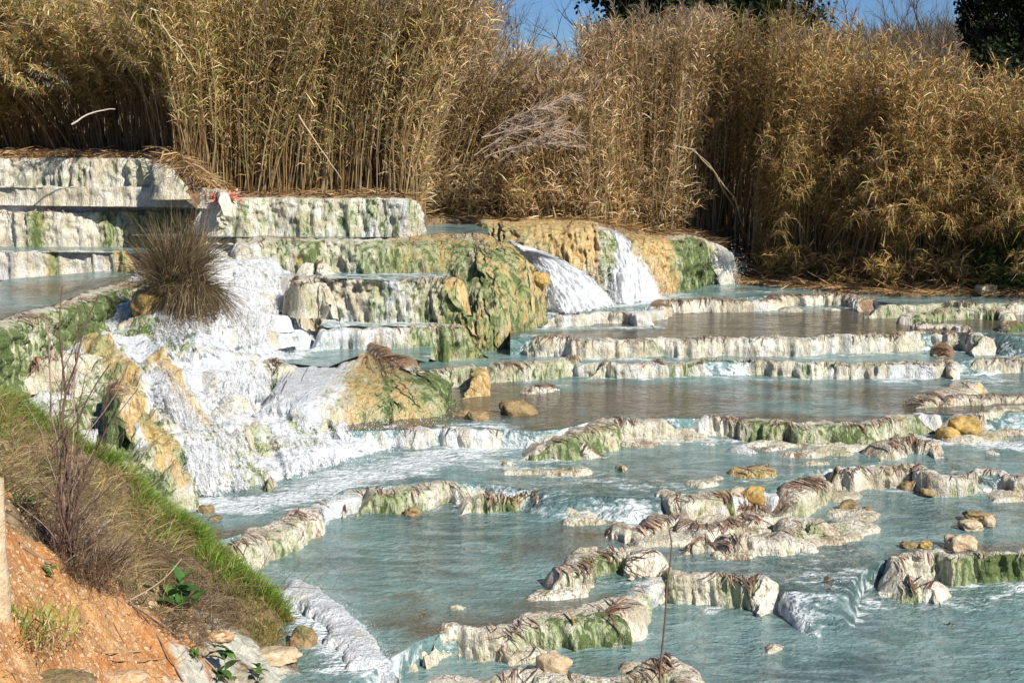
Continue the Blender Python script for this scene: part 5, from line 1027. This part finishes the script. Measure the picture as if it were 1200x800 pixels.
for a in range(len(vv)):
    p0, p1, p2, p3 = lp[iv[a]], lp[iv[a] + 1], lp[iv[a] + 2], lp[min(iv[a] + 3, 8)]; f = fv[a]
    BG[a] = p1 * (1 - f) + p2 * f if iv[a] in (0, 1, 5) else 0.5 * ((2 * p1) + (-p0 + p2) * f + (2 * p0 - 5 * p1 + 4 * p2 - p3) * f**2 + (-p0 + 3 * p1 - 3 * p2 + p3) * f**3)
x, y = BG[..., 0], BG[..., 1]
BG[..., 2] += (fbm(x * 1.6, y * 1.6, 3, 4) - .5) * .34 + (fbm(x * 6, y * 6, 5, 4) - .5) * .16 + (fbm(x * 15, y * 15, 5, 3) - .5) * .07
uu = np.linspace(0, 1, NU)[None, :] + 0 * x; VV = vv[:, None] + 0 * x
orange = sstep(3.1, 3.6, VV + (fbm(x * 2, y * 2, 9) - .5) * 1.0) * 1.05 * sstep(.95, .72, uu) + .9 * sstep(.2, .05, uu) * sstep(1.5, 2.2, VV)
crustf = sstep(.62, .72, uu + (fbm(x * 2, y * 2, 19) - .5) * .2) * 0.75 * sstep(2.5, 2.9, VV)
msk = np.stack([np.clip(orange, 0, 1.2), crustf, 0 * x, 0 * x], -1).reshape(-1, 4)
o = mesh("slope", BG.reshape(-1, 3), grid_faces(len(vv), NU)[:, ::-1], SOIL, cols={"mask": msk})
if o.data.polygons[20000].normal.z < 0: o.data.flip_normals()
o["kind"] = "structure"
def bank(u, v):
    u = np.clip(np.asarray(u, float), 0, 1) * (NU - 1.001); v = np.interp(v, vv, np.arange(len(vv))); v = np.clip(v, 0, len(vv) - 1.001)
    i = v.astype(int); j = u.astype(int); f = (v - i)[..., None]; g = (u - j)[..., None]
    return (BG[i, j] * (1 - f) + BG[i + 1, j] * f) * (1 - g) + (BG[i, j + 1] * (1 - f) + BG[i + 1, j + 1] * f) * g
def bank_px(px, py):                 # nearest point of the bank to a photo position
    d = BG - [0, 0, CAMZ]; f_ = np.array([0, math.cos(PITCH), -math.sin(PITCH)]); u_ = np.array([0, math.sin(PITCH), math.cos(PITCH)])
    zc = d @ f_; X_ = 600 + FPX * d[..., 0] / zc; Y_ = 400 - FPX * (d @ u_) / zc
    e = (X_ - px) ** 2 + (Y_ - py) ** 2; e[VV < 1.9] += 1e5; k = np.unravel_index(np.argmin(e), e.shape); return BG[k].copy()
def blades(label, n, ur, vr, L, w, pal, name="grass", lean=(0.15, -.1), dens=None, cat="grass", sp=.35, droop=(.1, .6)):
    u = R.uniform(*ur, n); v = R.uniform(*vr, n)
    if dens is not None: k = R.random(n) < dens(u, v); u, v = u[k], v[k]; n = len(u)
    B = bank(u, v); d = norm(R.normal(0, sp, (n, 3)) + [lean[0], lean[1], 1.0]); Ln = R.uniform(*L, n); K = 4; q = np.linspace(0, 1, K)
    Pt = B[:, None] + d[:, None] * (Ln[:, None] * q)[..., None]; hd = norm(np.stack([d[:, 0], d[:, 1], 0 * u], 1)); dr = R.uniform(*droop, n) * Ln
    Pt += hd[:, None] * (dr[:, None] * .5 * q ** 2)[..., None]; Pt[..., 2] -= dr[:, None] * q ** 2 * .6; Pt[..., 2] -= .01
    V, F, Cc = strips(Pt, norm(np.cross(d, R.normal(0, 1, (n, 3)))), np.array([[.8, 1, .7, .08]]) * w * R.uniform(.6, 1.3, (n, 1)), palette(n, *pal))
    o = mesh(name, V, F, GRASS, cols={"tint": Cc}); tag(o, label, cat, kind="stuff"); return o
GR = ([(.17, .32, .03), (.26, .42, .05), (.10, .19, .025), (.44, .44, .13), (.30, .24, .09)], [3, 3, 2, 1.5, .6])
DR = ([(.52, .40, .17), (.36, .26, .11), (.66, .54, .30), (.24, .28, .07)], [3, 3, 2, 1.2])
cl = lambda u, v: sstep(.38, .55, fbm(u * 30, v * 3, 2.2))
blades("bright green grass fringe along the brink of the near bank", 34000, (.08, .80), (1.0, 2.7), (.09, .24), .003, GR, dens=lambda u, v: sstep(2.5, 1.7, v + (fbm(u * 22, v * 2, 3) - .5) * 1.8) * sstep(.22, .42, fbm(u * 60, v * 5, 8)) , lean=(.25, .1))
blades("yellowish moss and short grass on the lower toe of the bank", 30000, (.50, .96), (1.0, 3.0), (.03, .11), .003, ([(.22, .22, .05), (.33, .28, .08), (.14, .17, .035), (.38, .24, .07)], [3, 3, 2, 1]), dens=lambda u, v: sstep(3.0, 2.1, v + (fbm(u * 25, v * 2, 3) - .5) * 1.2) * .95, name="moss")
blades("dry straw grass tangled among the shrub stems on the near bank", 9000, (.14, .62), (1.8, 3.3), (.12, .36), .0026, DR, name="dry_grass", dens=cl, droop=(.4, 1.2), sp=.5)
blades("dark tangle of dead weeds on the near bank", 7000, (.25, .75), (2.0, 3.5), (.12, .34), .002, ([(.14, .09, .05), (.24, .17, .11), (.09, .06, .035), (.33, .26, .18)], [3, 3, 2, 1]), name="dead_weeds", dens=cl, droop=(.3, 1.2), sp=.8, cat="weeds")
blades("sparse grass sprigs on the orange soil", 260, (.10, .5), (3.6, 4.8), (.06, .16), .0022, GR, name="grass_sprigs", dens=lambda u, v: sstep(.5, .6, fbm(u * 18, v * 2, 7)))

# pebbles in the orange soil
def pebble_mesh(seed, c):
    import bmesh
    bm = bmesh.new(); bmesh.ops.create_icosphere(bm, subdivisions=1, radius=1)
    for v in bm.verts: v.co *= 1 + R.normal(0, .14)
    me = bpy.data.meshes.new("pebble"); bm.to_mesh(me); bm.free(); me.materials.append(c); return me
PEB = rock_mat("pebble_stone", (0.55, 0.34, 0.16), (0.72, 0.55, 0.36), (0.45, 0.22, 0.09), 9)
n = 5200; u = R.uniform(0, .72, n); v = R.uniform(2.6, 4.9, n); k = R.random(n) < sstep(2.7, 3.3, v + R.normal(0, .2, n)); u, v = u[k], v[k]; n = len(u)
B = bank(u, v); r = .004 + .014 * R.random(n) ** 3; import bmesh
bm = bmesh.new(); bmesh.ops.create_icosphere(bm, subdivisions=1, radius=1); IV = np.array([q.co[:] for q in bm.verts]); IF = np.array([[a.index for a in f.verts] for f in bm.faces]); bm.free()
V = B[:, None] + IV[None] * (r[:, None, None] * R.uniform(.6, 1.3, (n, 1, 3))) * (1 + R.normal(0, .12, (n, 12, 1))); F = (np.arange(n)[:, None, None] * len(IV) + IF[None]).reshape(-1, 3)
tag(mesh("gravel", V.reshape(-1, 3), F, PEB, smooth=False), "small pale and orange pebbles scattered over the orange soil", "gravel", kind="stuff")
for k, (px, py, w_, h_, lab) in enumerate([(132, 672, 12, 6, "small pale stone at the upper edge of the orange soil"), (178, 708, 12, 8, "pale stone half sunk in the orange soil near the long cane"), (182, 690, 9, 6, "little white stone beside the long cane"), (135, 800, 76, 22, "big orange pink rock at the bottom edge of the near bank"), (55, 806, 110, 14, "flat grey stone slab in the bottom left corner"), (256, 744, 36, 12, "orange earth covered rock under the leafy weed"), (354, 752, 40, 44, "ochre brown mossy knob at the lowest tip of the near bank"),
                                           (318, 770, 70, 14, "grey white crusted rock on the lower near bank"), (46, 690, 9, 6, "small cream stone beside the pale trunk")]):
    p = bank_px(px, py); sc_ = p[1] / FPX
    m_ = {3: PEB, 4: MOSSY, 5: PEB, 6: MOSSY, 7: PALE}.get(k, PALE)
    if k == 6: p = at(px, py, .36)
    stone(lab, px, py + h_ * .25, p[2], w_, h_, m_, seed=30 + k, name="rock" if w_ > 20 else "stone", cat="rock" if w_ > 20 else "stone", ang=.4)

# bare shrub
sb = bank_px(84, 668); root = empty("bare_shrub", sb); tag(root, "bare multi stemmed shrub with thin grey brown stems on the near bank", "shrub")
dS = sb[1]; tw = []
for k, (tx, ty, rr) in enumerate([(52, 372, .011), (73, 335, .012), (116, 345, .012), (88, 372, .008), (130, 425, .009), (36, 520, .006), (112, 520, .009), (150, 500, .006), (162, 455, .006), (60, 470, .007), (100, 440, .009), (190, 560, .005), (20, 590, .005), (170, 600, .005), (74, 395, .007), (95, 400, .006), (140, 560, .006), (48, 600, .005), (28, 470, .006), (64, 540, .007), (125, 500, .007), (145, 440, .006), (105, 590, .007), (80, 500, .008), (180, 520, .005), (10, 540, .005)]):
    a = sb + R.normal(0, .05, 3) * [1, .8, .2]; b = atd(tx, ty, dS + R.normal(0, .15))
    P = wobble(a, b, 12, .035, 0.0); P[:, 0] += (b[0] - a[0]) * -.35 * np.sin(np.linspace(0, 1, 12) * math.pi)
    stick("stem", None, None, P, rr * 1.25, rr * .4, (.16, .105, .075) if k % 3 else (.30, .22, .17), parent=root)
    for j in range(11):
        t = R.integers(2, 11); e = P[t] + norm(norm(P[t] - P[t - 1]) + R.normal(0, .5, 3)) * R.uniform(.08, .35); Q = wobble(P[t], e, 5, .05); tw.append(tube(Q, np.linspace(rr * .35, .0012, 5), 3))
        for jj in range(2): s_ = Q[R.integers(1, 4)]; tw.append(tube(wobble(s_, s_ + norm(R.normal(0, .6, 3) + [.1, 0, .6]) * R.uniform(.04, .14), 3, .05), [.0016, .0013, .0008], 3))
V, F = merge(tw); q = mesh("twigs", V, F, BARK, parent=root, cols={"tint": tint(len(V), (.17, .11, .085), .2)}); q["kind"] = "stuff"

TN = ([(.20, .13, .08), (.32, .23, .15), (.12, .08, .05), (.42, .33, .22)], [3, 3, 2, 1.5])
V, F, Cc = tuft(sb + [0, .05, -.03], 1800, (.12, .78), [.6, .5, .35], [.1, -.1, .75], (.1, .9), .0022, TN); q = mesh("twigs", V, F, REED, parent=root, cols={"tint": Cc}); q["kind"] = "stuff"
for k, (px, py, n_, L_, lab) in enumerate([(170, 655, 900, .34, "brown bramble tangle on the bank right of the bare shrub"), (205, 690, 700, .28, "greyish matted dead stems above the large leaved weed"), (140, 600, 600, .28, "straw coloured dead grass clump behind the shrub's right side"), (120, 560, 500, .24, "upper dead grass clump between the shrub and the green fringe"), (235, 705, 500, .2, "small dead stem tangle just left of the bank's lower grass"), (30, 545, 500, .22, "dark green and brown grass clump at the left edge above the orange soil"), (262, 720, 500, .2, "low tangle of wiry stems near the lower crusted rocks")]):
    p = bank_px(px, py); V, F, Cc = tuft(p + [0, 0, -.03], n_, (L_ * .4, L_ * 1.3), [.8, .6, .3], [.2, -.1, .6], (.2, 1.2), .002, DR if k in (2, 3) else (([(.10, .18, .03), (.2, .2, .06), (.3, .22, .1), (.08, .07, .03)], [2, 2, 2, 1]) if k == 5 else TN)); tag(mesh("dead_tuft", V, F, GRASS, cols={"tint": Cc}), lab, "dry tuft", kind="stuff")
n = 520; u = R.uniform(.1, .8, n); v = R.uniform(2.2, 4.8, n); B = bank(u, v); az = R.uniform(0, math.pi, n); d = np.stack([np.cos(az), np.sin(az), R.normal(-.1, .2, n)], 1); Ln = R.uniform(.04, .22, n)
Pt = B[:, None] + d[:, None] * ((np.array([-.5, 0, .5]) * Ln[:, None]))[..., None] + [0, 0, .012]
V, F, Cc = strips(Pt, norm(np.cross(d, [0, 0, 1.0])), np.array([[.6, 1, .5]]) * R.uniform(.0015, .004, (n, 1)), palette(n, *TN)); tag(mesh("bank_litter", V, F, BARK, cols={"tint": Cc}), "bits of twig and dead leaf scattered over the near bank", "litter", kind="stuff")
# overhanging twig reaching over the water
root = empty("overhanging_twig", bank_px(190, 668)); tag(root, "thin bare branch reaching right over the near pool from the bank", "branch")
dT = bank_px(190, 668)[1]; main = np.array([atd(px, py, dT + k * .05) for k, (px, py) in enumerate([(185, 664), (215, 674), (250, 683), (290, 686), (330, 687), (370, 689), (405, 691), (440, 692)])])
stick("stem", None, None, catmull(main, n=20)[0], .006, .002, (.16, .10, .08), parent=root)
tw = []
for a, b in [((255, 684), (275, 632)), ((290, 686), (345, 618)), ((300, 686), (318, 640)), ((328, 687), (368, 640)), ((350, 688), (395, 640)), ((390, 690), (408, 655)), ((325, 687), (347, 735)), ((300, 687), (290, 660)), ((245, 678), (248, 612)), ((270, 655), (250, 625))]:
    P = wobble(atd(*a, dT + .2), atd(*b, dT + .25), 8, .03); tw.append(tube(P, np.linspace(.003, .001, 8), 3)); s_ = P[4]; tw.append(tube(wobble(s_, s_ + [R.normal(0, .06), 0, R.normal(.03, .06)], 3, .03), [.0015, .001, .0008], 3))
V, F = merge(tw); mesh("side_twigs", V, F, BARK, parent=root, cols={"tint": tint(len(V), (.16, .10, .08))})
# tall single twig, front right of centre
b0 = at(776, 860, .0); dz = b0[1]
stick("tall_twig", "single tall thin twig rising from the bottom edge right of centre", "twig", catmull(np.array([b0, atd(773, 800, dz), atd(776, 760, dz), atd(780, 720, dz), atd(781, 690, dz), atd(786, 655, dz), atd(787, 636, dz), atd(784, 620, dz)]), n=24)[0], .011, .006, (.17, .11, .085))
# lying sticks on the bank
for lab, pts, r, c in [("long brown cane lying down the near bank past the orange soil", [(22, 640), (60, 662), (110, 688), (165, 715), (210, 748), (250, 785), (275, 812)], .013, (.34, .24, .16)),
                       ("second cane lying just below the long one", [(85, 668), (125, 690), (160, 715), (185, 745), (215, 800)], .010, (.26, .17, .11)),
                       ("broken straw stick lying level on the orange soil, upper of two", [(118, 768), (150, 764), (180, 762), (210, 757)], .007, (.50, .36, .2)),
                       ("broken straw stick lying level on the orange soil, lower of two", [(118, 774), (150, 775), (192, 773)], .007, (.44, .3, .16)),
                       ("pale straight stick poking up right of the shrub", [(150, 704), (175, 690), (195, 675), (213, 654)], .006, (.55, .45, .33)),
                       ("grey dead branch stub leaning right of the shrub stems", [(96, 638), (112, 625), (130, 608)], .012, (.45, .40, .35)),
                       ("short dark twig stuck in the orange soil", [(132, 730), (140, 745), (150, 760)], .004, (.16, .1, .07)),
                       ("fallen reed lying across the lower crusted rocks", [(270, 700), (310, 735), (350, 765), (395, 800)], .009, (.45, .36, .22)),
                       ("thin yellow stem arching in front of the shrub", [(108, 595), (116, 578), (124, 556)], .004, (.65, .45, .05))]:
    P = np.array([bank_px(*p) for p in pts]); P[:, 2] += r * 1.2
    if "poking" in lab or "leaning" in lab or "arching" in lab:
        d0 = P[0][1]; P = np.array([atd(*p, d0 - .1) for p in pts])
    stick("fallen_cane" if r > .008 else "stick", lab, "stick", catmull(P, n=16)[0], r, r * .6, c)
# pale trunk at the left edge
tb0 = bank_px(4, 722); a = atd(-3, 735, tb0[1]); b = atd(-9, 560, tb0[1] + .1)
P = wobble(a, b, 12, .01); V, F = tube(P, np.linspace(.075, .06, 12) * (1 + R.normal(0, .05, 12)), 12)
tag(mesh("pale_trunk", V, F, PALE), "pale smooth trunk cut by the left edge of the photo", "trunk")
# leafy weeds: each leaf is its own part
WEED = leafy_mat("weed_leaf", .3, .4, .5)
def leafmesh(c):
    q = np.linspace(0, 1, 7); wd = np.array([.06, .30, .42, .40, .30, .16, .01]) * .5
    P = np.stack([0 * q, q, .25 * q - .45 * q ** 2], 1); V = []; 
    for p, w_ in zip(P, wd): V += [p + [-w_, 0, .18 * w_], p + [-w_ * .5, 0, -.02], p, p + [w_ * .5, 0, -.02], p + [w_, 0, .18 * w_]]
    V = np.array(V); V[:, 0] += .03 * np.sin(V[:, 1] * 20) * np.sign(V[:, 0]) * (np.abs(V[:, 0]) > .05)
    o = mesh("leaf", V, grid_faces(7, 5), WEED, cols={"tint": tint(len(V), c, .08)}, origin=np.zeros(3), link=False); me = o.data; bpy.data.objects.remove(o); return me
LM = [leafmesh(c) for c in [(.05, .13, .03), (.08, .18, .04), (.11, .22, .05)]]
for px, py, n, sz, lab in [(212, 722, 13, .24, "large leaved dark green weed in the middle of the near bank"), (262, 796, 14, .22, "leafy green weed at the bottom edge left of the crusted rock"), (300, 800, 9, .12, "small leafy weed at the bottom edge beside the crusted rock"), (30, 600, 11, .11, "broad leaved seedling cluster at the left edge behind the shrub"), (62, 678, 7, .08, "small green seedling at the foot of the bare shrub"), (145, 690, 8, .09, "small green seedling beside the long cane"), (232, 775, 8, .10, "little weed with yellow green leaves above the bottom edge")]:
    p = bank_px(px, py); root = empty("weed", p); tag(root, lab, "weed")
    for k in range(n):
        q = bpy.data.objects.new("leaf", LM[R.integers(0, 3)]); C.objects.link(q); q.parent = root
        az = R.uniform(0, 2 * math.pi); q.rotation_euler = (R.uniform(-.1, .9), R.normal(0, .25), az); s_ = sz * R.uniform(.55, 1.1); q.scale = (s_, s_, s_); q.location = (R.normal(0, sz * .25), R.normal(0, sz * .2), R.uniform(0, sz * 1.1) + .02)
    P = np.array([p + [0, 0, -.02], p + [.01, 0, sz * .6], p + [0, -.01, sz * 1.1]]); stick("stem", None, None, P, .004, .002, (.15, .2, .06), parent=root)
# drooping grass blades by the trunk
for px, py, lab in [(12, 735, "tuft of long yellow green blades hanging under the pale trunk"), (55, 752, "short green grass tuft on the orange soil, right of the hanging blades"), (30, 740, "small grey green grass tuft on the orange soil near the trunk")]:
    p = bank_px(px, py); n = 70; V, F, Cc = tuft(p, n, (.10, .24), [.35, .35, .3], [.1, -.2, .9], (.2, 1.1) if "hanging" in lab else (0, .3), .004, GR if "hang" not in lab else DR)
    tag(mesh("grass_tuft", V, F, GRASS, cols={"tint": Cc}), lab, "grass tuft", kind="stuff")

# things of a kind share a group
GROUPS = {"rock ledge": "travertine rims across the basin", "travertine wall": "stepped travertine walls at the upper left", "rock block": "blocks standing in the cascade", "waterfall": "waterfalls over the far wall",
          "boulder": "loose stones about the pools", "reeds": "reed thicket behind the pools", "cane": "dead canes standing out of the reeds", "tree": "trees behind the reeds", "stick": "sticks and canes lying on the near bank",
          "weed": "leafy weeds on the near bank", "dry tuft": "dry tufts on the near bank", "grass tuft": "grass tufts on the orange soil", "rock": "rocks on the near bank", "stone": "small stones on the orange soil"}
for o in sc.objects:
    if o.parent is None and o.get("category") in GROUPS and o.get("kind") != "stuff": o["group"] = GROUPS[o["category"]]
